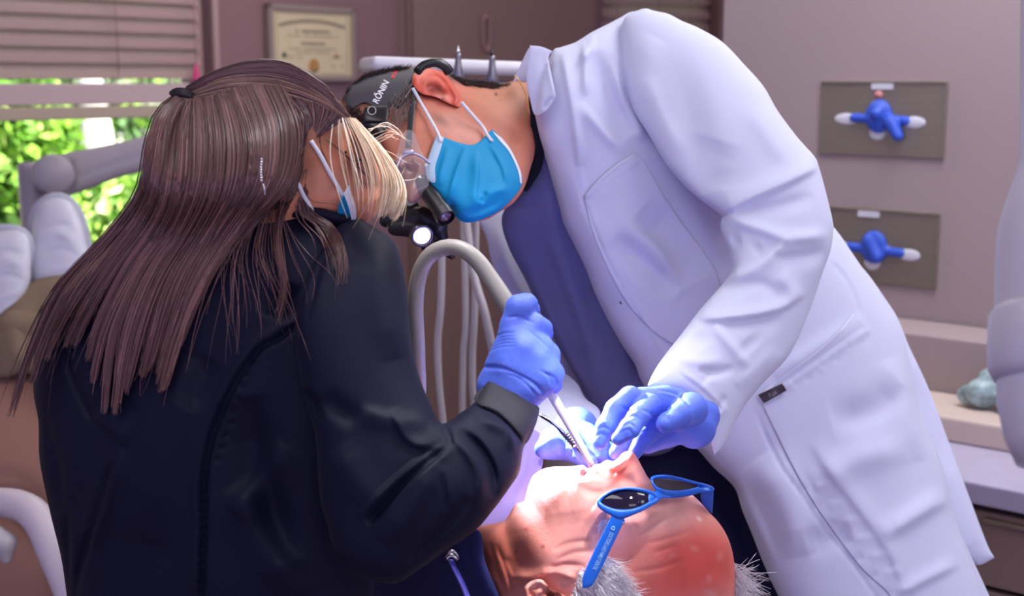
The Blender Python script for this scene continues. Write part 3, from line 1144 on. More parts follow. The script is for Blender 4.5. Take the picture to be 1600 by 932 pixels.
# head seen from its left side, face turned down towards the left
head_ol = [(533, 165), (540, 143), (566, 119), (612, 108), (660, 104), (705, 118), (735, 128), (775, 131), (800, 127), (818, 120),
           (833, 145), (838, 190), (836, 235), (828, 266), (818, 296), (802, 318), (780, 332), (758, 344), (735, 346), (716, 338), (705, 322), (694, 326), (682, 318),
           (676, 304), (655, 312), (640, 316), (632, 300), (628, 282), (612, 262), (602, 238), (588, 216), (566, 200), (545, 188)]
dh_strokes = [([(705, 165), (730, 190), (790, 215), (830, 225)], 16, -3), ([(640, 205), (680, 190), (715, 178)], 12, 2.5),
              ([(720, 240), (790, 280), (815, 270)], 20, 3), ([(628, 262), (650, 275)], 14, -9), ([(800, 150), (835, 170)], 20, -4),
              ([(645, 245), (665, 262)], 12, 3), ([(735, 150), (770, 185), (800, 240)], 14, 2.5)]
HD = Relief(head_ol, [(600, 150, 1.645), (700, 200, 1.64), (830, 190, 1.70)], k=1.0, kb=1.0, tmax=0.078, step=4, strokes=dh_strokes)
skin_d = blobs('#c47a60', [(690, 140, 40, 34, 20, '#d0705e', 0.75), (800, 150, 60, 30, 0, '#c08a68', 0.6), (740, 290, 90, 40, 30, '#b0746a', 0.5),
                           (720, 205, 60, 22, 25, '#d8a092', 0.6), (640, 190, 36, 36, 0, '#c6806e', 0.5),
                           (575, 140, 60, 30, -25, '#2a201f', 1.0), (636, 152, 18, 34, 25, '#54433d', 0.75), (625, 178, 20, 26, 10, '#8f6d60', 0.7),
                           (728, 122, 60, 9, 6, '#3a2a26', 0.9), (655, 112, 50, 14, 0, '#2a201f', 1.0), (686, 187, 16, 7, 30, '#7a584c', 0.7),
                           (775.5, 147, 2.6, 2.6, 0, '#4a241e', 1), (648, 272, 20, 16, 0, '#8c4e4a', 0.5), (637, 262, 8, 4, 30, '#2a1a18', 0.6)])
ear_ol = [(646, 133), (644, 122), (649, 113), (660, 108), (672, 107), (686, 110), (698, 118), (708, 131), (718, 147), (722, 158), (717, 167), (706, 164), (693, 158), (684, 153), (674, 150), (658, 146)]
EAR = Relief(ear_ol, lambda q: HD.depth(q) - 0.004 - 0.010 * np.clip((720 - q[:, 0]) / 70, 0, 1), k=0.35, tmax=0.008, step=2,
             strokes=[([(650, 133), (650, 120), (662, 112), (682, 113), (700, 127), (712, 147), (716, 158)], 4.5, 7.25, 0.1),
                      ([(660, 132), (668, 124), (684, 125), (694, 136)], 4, 5.08, 0.3),
                      ([(664, 140), (678, 138), (690, 146), (694, 152)], 7, -11.60, 0.2),
                      ([(660, 122), (680, 118), (698, 132)], 3.5, -5.08, 0.2),
                      ([(690, 156), (700, 150)], 5, 4.35, 0.3), ([(708, 158), (716, 162)], 6, 4.35, 0.3)])
ear_c = blobs('#cf5a48', [(680, 140, 16, 9, 20, '#7a2018', 0.9), (690, 155, 14, 8, 0, '#e09a88', 0.6), (660, 115, 14, 6, -20, '#e08a76', 0.6)])
# hidden trunk and thighs that carry the clothes
trunk = sdf_piece(chain([(845, 195, 1.72, 50), (930, 260, 1.78, 90), (1060, 380, 1.80, 120), (1230, 620, 1.80, 125), (1300, 800, 1.80, 125)]) +
                  chain([(1000, 140, 1.74, 44), (1215, 340, 1.635, 26), (1090, 600, 1.43, 22)]), k=0.04, res=0.009, colf=lin('#cf917a'))
body_d = mesh_obj('body', [HD.piece(0, skin_d), EAR.piece(0, ear_c), trunk], m_skin, doc)

# short hair
def short_hair(region, n, dirv, ln, base, cols, r=0.00022):
    poly = np.array(region, float)
    q = []
    while len(q) < n:
        p = poly.min(0) + rng.random((n, 2)) * (poly.max(0) - poly.min(0))
        p = p[inside(p, poly)]
        q += list(p)
    q = np.array(q[:n])
    M = 5
    dv = np.array(dirv, float)
    ang = rng.normal(0, 0.35, n)
    d2 = np.stack([dv[0] * np.cos(ang) - dv[1] * np.sin(ang), dv[0] * np.sin(ang) + dv[1] * np.cos(ang)], 1) * (ln * (0.6 + 0.6 * rng.random(n)))[:, None]
    s = np.linspace(0, 1, M)
    L = q[:, None] + d2[:, None] * s[None, :, None]
    dep = base(q)[:, None] - 0.0045 * np.sin(s * 2.2)[None] * (0.5 + rng.random((n, 1)))
    w = Pn(L.reshape(-1, 2), dep.reshape(-1)).reshape(n, M, 3)
    c = np.array([lin(x) for x in cols])
    k = rng.integers(0, len(cols), n)
    return strands(w, np.full(n, r), c[k] * (0.7 + 0.6 * rng.random((n, 1))))


hairp = [short_hair([(534, 160), (541, 139), (568, 117), (615, 106), (640, 106), (622, 110), (595, 115), (567, 124), (545, 137), (537, 154)], 900, (0.7, -0.3), 12, HD.depth, ['#2a1f1d', '#1a1413', '#3a2c28']),
         short_hair([(604, 165), (640, 132), (650, 150), (642, 180), (628, 205), (608, 200)], 520, (0.35, -0.9), 11, HD.depth, ['#6a5a55', '#a89a94', '#7a6862']),
         short_hair([(700, 117), (735, 126), (775, 130), (800, 130), (770, 138), (722, 132)], 900, (1, 0.25), 9, HD.depth, ['#3a2a26', '#2a1f1d']),
         short_hair([(538, 168), (560, 172), (572, 190), (560, 200), (545, 186)], 300, (0.5, -0.8), 10, HD.depth, ['#2a1f1d', '#4a3a36'])]
mesh_obj('hair', hairp, m_dhair, doc)

# mask
mask_ol = [(683, 210, 1), (697, 216), (725, 225), (745, 224), (769, 202, 1), (785, 217), (800, 237), (813, 266), (816, 288), (800, 312), (775, 333), (741, 347), (721, 346), (708, 334), (690, 312), (668, 282), (665, 262), (674, 232)]
MK = Relief(mask_ol, lambda q: np.minimum(HD.depth(q), 1.612) - 0.006, k=0.36, kb=0.1, tmax=0.022, step=2.5,
            strokes=[([(727, 228), (712, 270), (700, 312)], (9, 3), 6.40), ([(744, 232), (746, 270), (740, 330)], (3, 10), 7.20), ([(765, 225), (785, 260), (792, 290)], (9, 3), 5.60),
                     ([(700, 228), (690, 262), (684, 290)], (8, 3), 4.80), ([(740, 320), (770, 300), (800, 295)], 8, 6.40), ([(752, 318), (760, 300)], 5, -6.40), ([(715, 340), (760, 325), (790, 310)], 6, -4.00),
                     ([(690, 213), (725, 228), (745, 227), (768, 206)], 4, 1.92)])
mk = mesh_obj('face_mask', [MK.piece(0)], m_maskb, doc)
bl = Relief([(683, 210, 1), (694, 215, 1), (688, 235), (680, 262), (680, 285), (668, 280), (665, 262), (674, 232)], lambda q: MK.depth(q, 0.0015), k=0.05, step=2.5)
br = Relief([(762, 208, 1), (769, 202, 1), (785, 217), (800, 237), (813, 266), (816, 288, 1), (808, 286, 1), (803, 262), (790, 236), (776, 218)], lambda q: MK.depth(q, 0.0012), k=0.05, step=2.5)
mb = mesh_obj('mask_binding', [bl.piece(0)], mat('pale blue binding', '#a9c4de', 0.7), mk)
mesh_obj('mask_edge', [Relief([(768, 204, 1), (785, 217), (800, 237), (813, 266), (816, 288, 1), (813, 288, 1), (809, 266), (796, 238), (781, 220)], lambda q: MK.depth(q, 0.0012), k=0.05, step=2.5).piece(0)], m_maskw, mk)


def surf_line(pts, rel, n=24, off=0.0015):
    s = spline(pts, n)
    return [Vector(p) for p in rel.at(s, off)]


def ear_loop(pts, rel_list, r, name, parent, flat=0.4):
    s = spline(pts, 26)
    d = np.min([rl.depth(s) for rl in rel_list], 0) - 0.002
    for _ in range(3):
        d[1:-1] = 0.25 * d[:-2] + 0.5 * d[1:-1] + 0.25 * d[2:]
    return mesh_obj(name, [tube(Pn(s, d - 0.001), r, 10)], m_maskw, parent)


ear_loop([(645, 138), (656, 158), (672, 186), (684, 208), (689, 222)], [HD, MK], 0.0021, 'ear_loop', mk)
ear_loop([(721, 160), (740, 182), (754, 198), (762, 212), (769, 221)], [HD, MK], 0.0021, 'ear_loop', mk)
# fine gold neck chain
mesh_obj('neck_chain', [tube(Pn(spline([(803, 118), (812, 128), (822, 150), (826, 170)], 16), np.full(16, 1.625)), 0.0008, 6)], mat('gold', '#c8943a', 0.3, metal=0.9), doc)

# undershirt, scrub top, trousers
US = Relief([(826, 150), (838, 160), (850, 230), (846, 262), (836, 282), (822, 300), (815, 285), (826, 240), (829, 190)], [(830, 220, 1.665)], k=0.6, tmax=0.03, step=4)
mesh_obj('undershirt', [US.piece(0)], m_under, doc)
SB = Relief([(835, 175), (900, 200), (960, 400), (1030, 600), (1060, 690), (1000, 712), (940, 660), (900, 590), (860, 520), (822, 440), (796, 390), (784, 350), (790, 325), (815, 296), (836, 262)],
            [(830, 240, 1.70), (800, 340, 1.74), (900, 450, 1.78), (1000, 700, 1.80)], k=0.6, tmax=0.05, step=5,
            strokes=[([(846, 262), (880, 400), (930, 520)], (7, 16), 5), ([(850, 360), (905, 500), (930, 600)], (18, 6), 5), ([(830, 430), (870, 520), (930, 640)], (6, 14), 5), ([(960, 480), (985, 590)], 12, 6),
                     ([(796, 322), (830, 330), (872, 328)], 4, 2.5)])
mesh_obj('scrub_top', [SB.piece(0)], m_scrub, doc)
TR = Relief([(960, 690), (1010, 660), (1080, 650), (1200, 700), (1300, 900), (1330, 1180), (1010, 1180), (960, 900)], [(1100, 900, 1.86)], k=0.7, tmax=0.1, step=9,
            strokes=[([(1060, 740), (1120, 800), (1180, 900)], (8, 22), 10), ([(1040, 790), (1110, 850)], (20, 7), 8), ([(1120, 830), (1180, 870)], 12, -8), ([(1140, 900), (1200, 905)], 10, 8)])
mesh_obj('trousers', [TR.piece(0)], m_navy, doc)

# ---- white coat
COATR = Relief([(863, 81), (876, 74), (899, 66), (925, 50), (951, 37), (970, 27), (989, 18), (1020, 22), (1064, 40), (1120, 90), (1180, 190), (1240, 290), (1300, 352), (1336, 402), (1400, 500),
                                       (1424, 575), (1440, 646), (1474, 732), (1497, 822), (1545, 930), (1600, 1060), (1605, 1170), (1330, 1180), (1262, 1040), (1222, 945), (1206, 911), (1188, 869), (1175, 835), (1160, 799), (1147, 762),
                                       (1115, 731), (1087, 700), (1066, 690), (1045, 660), (1005, 601), (992, 570), (973, 541), (952, 504), (931, 462), (915, 420), (898, 385), (881, 350), (874, 323), (859, 270), (844, 218), (836, 180, 1), (845, 130)],
                                      [(850, 150, 1.665), (880, 330, 1.70), (1000, 600, 1.72), (1000, 60, 1.76), (1200, 320, 1.80), (1300, 600, 1.76), (1130, 740, 1.70), (1220, 950, 1.66), (1440, 650, 1.78), (1545, 930, 1.74)],
                                      k=0.75, kb=0.9, tmax=0.13, step=4.2, strokes=[
    # chest folds from the shoulder seam and collar
    ([(878, 80), (886, 130), (898, 200), (905, 260)], (12, 4), 11), ([(911, 66), (913, 110), (912, 148)], (9, 3), 9), ([(928, 55), (920, 80), (905, 100)], (4, 7), 6),
    ([(930, 80), (938, 110), (960, 160), (990, 210)], (14, 22), -15), ([(958, 100), (975, 160), (1010, 215)], (5, 12), 10), ([(905, 160), (930, 190), (975, 238)], (6, 12), 9),
    ([(990, 130), (1005, 175), (1040, 225)], (7, 14), -6),
    ([(898, 250), (912, 330), (950, 420), (1000, 500)], (6, 16), 4), ([(1000, 330), (1060, 380), (1090, 440)], (30, 40), -10), ([(960, 330), (1040, 400), (1100, 430)], (12, 26), 5),
    ([(960, 370), (1024, 425), (1060, 458)], (14, 20), -9), ([(985, 355), (1030, 395), (1068, 465)], (8, 14), 5), ([(925, 330), (960, 400), (1010, 470)], 14, 4),
    # placket stitch line
    ([(884, 180), (900, 265), (922, 340), (950, 410), (990, 480), (1035, 560)], 2.0, -1.4, 0.05),
    ([(889, 180), (905, 265), (927, 340), (955, 410), (995, 480), (1040, 560)], 5, 1.5, 0.05),
    ([(950, 483), (968, 474), (978, 470)], 2, -2.0),
    # lower panel folds
    ([(1300, 410), (1330, 450), (1345, 495)], 3, -3.20, 0.1), ([(1210, 590), (1260, 555), (1330, 512), (1352, 498)], 14, 6.40), ([(1395, 560), (1420, 640), (1440, 720)], (10, 24), 9.60),
    ([(1270, 690), (1300, 740), (1340, 790), (1390, 860), (1420, 932)], (20, 8), 6.40), ([(1180, 720), (1230, 790), (1250, 870)], (40, 30), 16.00), ([(1150, 740), (1175, 800), (1215, 890)], (8, 6), 4.80),
    ([(1300, 660), (1370, 640), (1410, 600)], (26, 20), -11.20), ([(1270, 760), (1340, 720), (1420, 700)], 24, 9.60), ([(1380, 840), (1460, 790), (1490, 780)], (20, 10), 11.20), ([(1260, 850), (1330, 830)], 20, -9.60),
    ([(1180, 640), (1215, 720), (1250, 770), (1290, 830), (1340, 890), (1385, 960)], 2.4, -3.52, 0.05),
    ([(1400, 930), (1450, 905), (1500, 880)], (14, 6), 6.40),
    ] + [([(1210 + i * 23 + 6, 612 - i * 14.5 - 6), (1216 + i * 23, 628 - i * 14.5)], 5, (-1.6, 1.2)[i % 2]) for i in range(7)]
      + [([(1262 + i * 22, 762 + i * 27), (1242 + i * 22, 770 + i * 28)], (5, 9), -1.92) for i in range(7)]
      + [([(1270 + i * 22, 762 + i * 27), (1300 + i * 22, 756 + i * 27)], (5, 9), 1.92) for i in range(7)])

SLV = Relief([(970, 49), (978, 26), (1000, 15), (1011, 13.5), (1021, 16.5), (1045, 22), (1064, 32), (1092, 44), (1129, 66), (1163, 101), (1193, 135), (1215, 173), (1245.5, 214), (1272, 244), (1279, 259), (1290.5, 300), (1301, 345), (1302, 362), (1298, 390), (1285, 428), (1263, 491),
              (1233, 555), (1190, 602), (1160, 640), (1131, 694), (1116, 712, 1), (1106, 683), (1096, 658), (1086, 638), (1066, 621), (1027, 608), (1012, 603, 1), (1020, 585), (1036, 559), (1065, 522), (1094, 484), (1139, 431), (1142, 405), (1137, 385), (1126, 356), (1129, 338, 1),
              (1080, 300), (1043, 259), (1013, 210), (990, 173), (975, 131), (969.5, 86)],
             [(990, 60, 1.70), (1060, 60, 1.70), (1000, 190, 1.66), (1150, 180, 1.65), (1130, 345, 1.585), (1290, 340, 1.60), (1220, 460, 1.55), (1110, 470, 1.50), (1050, 600, 1.405), (1115, 705, 1.405), (1200, 600, 1.49)],
             k=0.85, kb=0.8, tmax=0.075, step=3.6, strokes=[
    ([(1124, 334), (1182, 306), (1234, 283), (1282, 259)], (22, 5), 10, 0.12), ([(1150, 330), (1217, 322), (1270, 306)], (10, 14), -6), ([(1118, 300), (1110, 260), (1122, 220)], 34, -7),
    ([(1134, 340), (1153, 347), (1192, 360), (1234, 373), (1296, 368)], (12, 9), 8, 0.15), ([(1140, 378), (1158, 374)], 10, -7, 0.4), ([(1236, 372), (1198, 405), (1166, 425), (1130, 438)], (14, 7), 7, 0.2),
    ([(1176, 394), (1190, 384)], 10, -4, 0.4), ([(1205, 402), (1250, 400), (1292, 392)], (8, 14), -7), ([(1112, 464), (1150, 446), (1190, 444), (1224, 468)], (10, 12), -6),
    ([(1215, 430), (1236, 450), (1246, 470)], (14, 10), 5), ([(1092, 499), (1145, 496), (1193, 489), (1229, 478), (1258, 458)], (13, 4), 8, 0.12), ([(1120, 508), (1170, 504), (1222, 496)], (6, 14), -5),
    ([(1117, 506), (1142, 539), (1170, 574)], (7, 10), 6, 0.2), ([(1165, 530), (1180, 545)], 20, -5, 0.4), ([(1085, 520), (1100, 545)], 16, -4, 0.4), ([(1090, 580), (1120, 581), (1148, 574)], (6, 9), -5), ([(1060, 560), (1100, 566), (1130, 560)], 9, 3),
    ([(1061, 584), (1097, 610), (1131, 645)], 2.2, -2.0, 0.05), ([(1066, 584), (1101, 609), (1135, 643)], 5, 1.6, 0.05), ([(1095, 600), (1110, 585)], 5, -2), ([(1120, 640), (1134, 618)], 5, -2.5), ([(1108, 655), (1140, 640)], 5, 2),
    ([(1040, 70), (1072, 150), (1092, 240), (1100, 320)], (34, 22), -5, 0.5), ([(1075, 80), (1110, 170), (1125, 260), (1128, 330)], (30, 40), 4, 0.5), ([(1010, 120), (1030, 180), (1060, 240)], (14, 22), 5), ([(1025, 60), (1000, 110), (1005, 160)], 24, 5),
    ([(1175, 170), (1215, 230), (1240, 260)], (26, 16), 4), ([(1220, 560), (1250, 500), (1280, 430)], (16, 8), -4), ([(1150, 605), (1190, 570), (1215, 545)], (10, 18), 4), ([(980, 60), (978, 120), (992, 170)], (3, 8), -3),
    ])
fpan = Relief([(745, 330), (790, 320), (830, 400), (900, 500), (960, 600), (960, 680), (900, 720), (840, 700), (862, 640), (834, 560), (803, 480), (772, 420), (760, 372)], [(800, 400, 1.88), (900, 600, 1.84), (900, 700, 1.8)], k=0.3, tmax=0.03, step=6,
              strokes=[([(775, 350), (800, 430), (850, 520)], 8, 5), ([(815, 440), (860, 530), (890, 600)], (12, 5), 5)])
fslv = Relief([(836, 645), (850, 602), (878, 584), (902, 600), (914, 622), (938, 645), (930, 690), (895, 712), (850, 700), (828, 672)], [(880, 600, 1.66), (850, 680, 1.50), (930, 680, 1.50)], k=0.8, tmax=0.05, step=3,
              strokes=[([(860, 622), (885, 622), (905, 630)], (4, 10), -6), ([(850, 640), (885, 640), (925, 655)], 10, 4)])
fbak = Relief([(1330, 420), (1392, 480), (1422, 545), (1452, 610), (1482, 690), (1512, 770), (1542, 850), (1554, 872, 1), (1530, 884), (1510, 880), (1500, 930), (1560, 1060), (1400, 1060), (1380, 700)], [(1480, 700, 1.84), (1540, 870, 1.80)], k=0.5, tmax=0.05, step=5,
              strokes=[([(1432, 580), (1462, 660), (1490, 740)], (8, 20), -5), ([(1500, 862), (1530, 856), (1548, 850)], 2, -1.6, .05)])
col_near = Relief([(828, 71, 1), (846, 73), (863, 80, 1), (857, 92), (862, 118), (867, 143), (867, 153), (856, 170), (850, 176), (836, 180), (829, 160), (823, 130), (823, 105)], lambda q: COATR.depth(q) * 0.5 + 0.5 * 1.625 - 0.012, k=0.28, kb=0.1, tmax=0.01, step=2.5,
                  strokes=[([(856, 84), (858, 110), (866, 146)], 4, 2.2, 0.1), ([(866, 152), (856, 166), (850, 172)], (3, 6), -4), ([(840, 90), (842, 130), (850, 165)], 10, 2)])
col_far = Relief([(828, 74), (832, 100), (826, 126), (812, 128), (803, 124), (812, 104)], [(818, 100, 1.70)], k=0.3, tmax=0.01, step=3)
coat = mesh_obj('white_coat', [COATR.piece(0), SLV.piece(0), fpan.piece(0), fslv.piece(0), fbak.piece(0)], m_coat, doc)
mesh_obj('collar', [col_near.piece(0)], m_coat, coat)
mesh_obj('collar', [col_far.piece(0)], m_coat, coat)
PKT = Relief([(912, 308, 1), (934, 282), (962, 258), (992, 239, 1), (1006, 252, 1), (1052, 330), (1120, 430), (1110, 500), (1060, 540), (985, 480), (935, 385)], lambda q: COATR.depth(q) - 0.003, k=0.02, kb=0.02, tmax=0.004, step=3.5,
             strokes=[([(915, 318), (948, 290), (1004, 254)], 2, -1.5, 0.05), ([(912, 308), (934, 284), (962, 260), (990, 241)], 4, 2.5, 0.05), ([(920, 312), (950, 288), (998, 250)], 7, 1.5, .05)])
mesh_obj('chest_pocket', [PKT.piece(0)], m_coat, coat)
LPK = Relief([(1186, 616, 1), (1232, 582), (1290, 538), (1333, 490, 1), (1346, 502), (1362, 512, 1), (1440, 650), (1474, 740), (1500, 830), (1560, 1000, 1), (1430, 1000, 1), (1392, 932), (1340, 880), (1262, 770), (1200, 650)], lambda q: COATR.depth(q) - 0.002, k=0.02, kb=0.02, tmax=0.004, step=4,
             strokes=[([(1190, 616), (1240, 580), (1290, 540), (1333, 492)], 3, 2.2, 0.03), ([(1222, 606), (1290, 560), (1358, 514)], (3, 6), 2.4, 0.03), ([(1205, 608), (1270, 562), (1345, 506)], 6, -2.0, .03)]
             + [([(1236 + i * 22, 590 - i * 14), (1242 + i * 22, 604 - i * 14)], 4, (-1.4, 1.2)[i % 2]) for i in range(6)])
mesh_obj('side_pocket', [LPK.piece(0)], m_coat, coat)
tg_ol = [(1184.5, 617.5, 1), (1222, 599.5, 1), (1229, 610.5, 1), (1194, 630.5, 1)]
TG = Relief(tg_ol, lambda q: np.minimum(LPK.depth(q), COATR.depth(q)) - 0.004, k=0.03, step=2)
tgo = mesh_obj('pocket_tag', [TG.piece(0)], mat('dark tag cloth', '#3a2e3c', 0.8), coat)


def text_on(name, body, surf, origin, ex, ey, size, m, parent, squash=1.0, off=0.0006, bold=0.0, spacing=1.0, extra=None):
    """lettering laid on a surface: ex, ey picture directions of the baseline and the letter height"""
    cu = bpy.data.curves.new(name, 'FONT')
    cu.body = body
    cu.size = 1.0
    cu.offset = bold
    cu.space_character = spacing
    t = bpy.data.objects.new(name, cu)
    COL.objects.link(t)
    dg = bpy.context.evaluated_depsgraph_get()
    me = bpy.data.meshes.new_from_object(t.evaluated_get(dg))
    bpy.data.objects.remove(t)
    bm = bmesh.new()
    bm.from_mesh(me)
    bmesh.ops.subdivide_edges(bm, edges=[e for e in bm.edges if e.calc_length() > 0.4], cuts=1)
    bmesh.ops.triangulate(bm, faces=list(bm.faces))
    if extra:
        extra(bm)
    vs, fs, _ = bm_piece(bm)
    q = np.array(origin)[None] + vs[:, :1] * size * squash * np.array(ex)[None] + vs[:, 1:2] * size * np.array(ey)[None]
    w = Pn(q, surf(q) - off)
    w2 = Pn(q, surf(q) - off + 0.0004)
    n = len(w)
    return mesh_obj(name, [(np.vstack([w, w2]), [list(f) for f in fs] + [[i + n for i in f[::-1]] for f in fs])], m, parent, smooth=False)


m_letter = mat('pale lettering', '#8d86a0', 0.7)
text_on('lettering', '\u0393UA', TG.depth, (1203, 622.5), (0.877, -0.48), (-0.48, -0.877), 9, m_letter, tgo, 0.8, 0.0008)
# plastic button by the placket
mesh_obj('button', [lathe(COATR.at([(971, 473)])[0], -Vector((P(971, 473, 1)) - Vector((0, 0, CAMZ))), [(0.0025, -0.002), (0.0025, 0.001)], 12)], mat('grey button', '#4a4866', 0.5), coat)

# ---- gloved hands of the doctor
hb = chain([(1085, 668, 1.40, 34), (1050, 642, 1.38, 34), (1004, 632, 1.36, 26)]) + \
     chain([(1095, 650, 1.41, 30), (1040, 626, 1.37, 22), (985, 626, 1.35, 17)])
hb += chain([(985, 622, 1.345, 19), (962, 640, 1.335, 16), (946, 668, 1.325, 15), (937, 692, 1.32, 11.5)])           # index finger
hb += chain([(1015, 634, 1.34, 19), (998, 650, 1.315, 16.5), (984, 670, 1.305, 15.5), (966, 686, 1.305, 11)])          # middle finger
hb += chain([(1080, 640, 1.36, 27), (1062, 650, 1.33, 19), (1044, 660, 1.315, 15.5), (1038, 664, 1.31, 13)])          # thumb
hb += chain([(1030, 660, 1.36, 22), (1008, 682, 1.35, 15), (992, 708, 1.345, 11)])        # ring finger
hb += chain([(1000, 660, 1.375, 18), (976, 688, 1.37, 13), (962, 708, 1.365, 11)])        # little finger
hb += chain([(1075, 664, 1.395, 28), (1040, 676, 1.385, 24), (1012, 694, 1.375, 16)])
glv = mesh_obj('glove', [sdf_piece(hb, k=0.0045, res=0.0015)], m_glove, doc)
wrinkle(glv, [([(934, 672), (944, 668), (954, 674)], 2, -1.2), ([(930, 684), (938, 678), (948, 684)], 2, -1.0), ([(940, 660), (950, 660)], 2, 1.0), ([(972, 668), (984, 662), (996, 672)], 2, -1.3), ([(968, 678), (982, 672), (990, 682)], 2, -1.1), ([(978, 656), (990, 650), (1002, 658)], 2, -1.0),
              ([(966, 690), (986, 680)], 2, 1.0), ([(1002, 640), (1016, 646), (1024, 656)], 2.4, -1.3), ([(1030, 652), (1042, 644), (1052, 648)], 2, -1.2), ([(1040, 650), (1046, 658)], 2, -1.2), ([(1028, 609), (1056, 616), (1078, 632)], 2.4, -1.6, .1), ([(1030, 613), (1056, 621), (1076, 637)], 2, 1.0), ([(968, 634), (984, 642), (996, 640)], 2.4, -1.2), ([(1000, 676), (1030, 672), (1070, 678)], 2.4, -1.2)], 1.40)
glv['label'] = 'blue glove resting over the open mouth'
hc = chain([(900, 672, 1.46, 36), (888, 688, 1.43, 34)]) + chain([(880, 690, 1.42, 24), (862, 698, 1.40, 20), (850, 702, 1.395, 15)]) \
     + chain([(885, 700, 1.40, 20), (908, 712, 1.385, 15), (924, 724, 1.375, 11)]) + chain([(915, 680, 1.42, 20), (936, 694, 1.40, 15), (940, 716, 1.39, 12)]) \
     + chain([(925, 690, 1.43, 18), (950, 706, 1.42, 13), (952, 722, 1.41, 11)]) + chain([(880, 680, 1.43, 18), (858, 688, 1.43, 14), (850, 700, 1.44, 11)])
gl2 = mesh_obj('glove', [sdf_piece(hc, k=0.006, res=0.0017)], m_glove, doc)
wrinkle(gl2, [([(862 + i * 8, 690 + i * 3), (856 + i * 9, 706 + i * 2.5)], 2, (-1.3, 1.0)[i % 2]) for i in range(6)], 1.42)
gl2['label'] = 'blue glove holding the metal instrument'
# ---------------------------------------------------------------- patient
pat = empty('person', P(950, 900, 1.38), 'bald person lying back with mouth open under blue framed sunglasses', 'person')
ph_ol = [(745, 828), (775, 818), (790, 812), (805, 789), (818, 784), (821, 776), (826, 758), (835, 742), (853, 732), (876, 729.5), (896, 729), (910, 727), (916, 731), (922, 733), (928, 727), (938, 725), (949, 719), (958, 721), (966, 716), (972, 709), (980.5, 705.5), (990, 708), (998, 720), (1006, 735),
         (1013, 747), (1026, 760), (1040, 763), (1056, 764), (1079, 773), (1092, 783), (1108, 801), (1123, 817), (1136, 838), (1144, 861), (1148, 887), (1149, 911), (1146, 945), (1132, 985), (1100, 1020), (1050, 1040), (990, 1045), (930, 1030), (870, 1000), (800, 985), (770, 930), (757, 874)]
st = [  # nose, nostril, lips
    ([(1016, 768), (1000, 745), (985, 722)], (16, 10), 9), ([(972, 722), (980, 730)], 14, 7), ([(962, 748), (980, 752), (996, 756)], (12, 7), -3.5), ([(955, 742), (962, 736)], 5, -5),
    ([(905, 743), (918, 738), (926, 735)], (5, 5), -9, 0.3), ([(898, 752), (915, 752), (930, 746)], 6, 2.2), ([(900, 738), (912, 734)], 6, 2.5), ([(945, 730), (930, 745), (945, 755)], 6, 1.5),
    # laugh line, cheek and jaw
    ([(968, 756), (940, 770), (905, 764)], (10, 5), -2.5), ([(925, 790), (950, 806)], 26, 6), ([(890, 800), (900, 850), (920, 870)], 30, -4), ([(806, 800), (830, 850), (870, 888)], 26, 6),
    ([(790, 812), (800, 860), (815, 900)], (20, 12), -7), ([(835, 790), (858, 775), (885, 770)], 26, 4),
    # eye hollow and brow
    ([(955, 790), (985, 795), (1010, 788)], 18, -8), ([(975, 820), (1010, 805), (1040, 788)], 14, 4), ([(1020, 775), (1030, 772)], 12, -6),
    # wrinkles of the cheek near the ear
    ([(862, 862), (890, 850), (925, 846)], (4, 2.5), -2.38), ([(866, 878), (895, 866), (925, 862)], (4, 2.5), -2.72), ([(850, 893), (880, 884), (915, 886)], (5, 3), -3.74), ([(846, 900), (870, 896), (900, 906)], (8, 3), 5.10),
    ([(800, 902), (830, 903), (862, 893)], (8, 3), 5.44), ([(800, 908), (830, 910), (846, 906)], (3, 7), -6.80),
    ([(775, 850), (790, 890), (800, 925)], (5, 3), -3.40), ([(765, 846), (776, 890), (790, 930)], (5, 3), -3.40), ([(762, 870), (775, 905)], (5, 3), -2.55), ([(790, 870), (806, 905)], (6, 3), -3.06),
    # forehead furrows
    ([(1000, 838), (1030, 818), (1055, 806)], 2.6, -1.53), ([(1010, 850), (1050, 840), (1085, 828)], 2.6, -1.36), ([(1020, 865), (1060, 852)], 2.4, -1.36), ([(985, 815), (1000, 825), (1030, 800)], 3, -1.36),
    ([(985, 895), (1030, 888), (1070, 875)], 3, -1.36), ([(958, 812), (952, 830), (940, 850)], 5, -2.38),
]
PH = Relief(ph_ol, [(760, 870, 1.385), (850, 760, 1.36), (985, 720, 1.335), (1060, 790, 1.37), (1140, 880, 1.375), (900, 900, 1.335), (1000, 1000, 1.35)], k=0.95, kb=0.8, tmax=0.088, step=3, strokes=st)
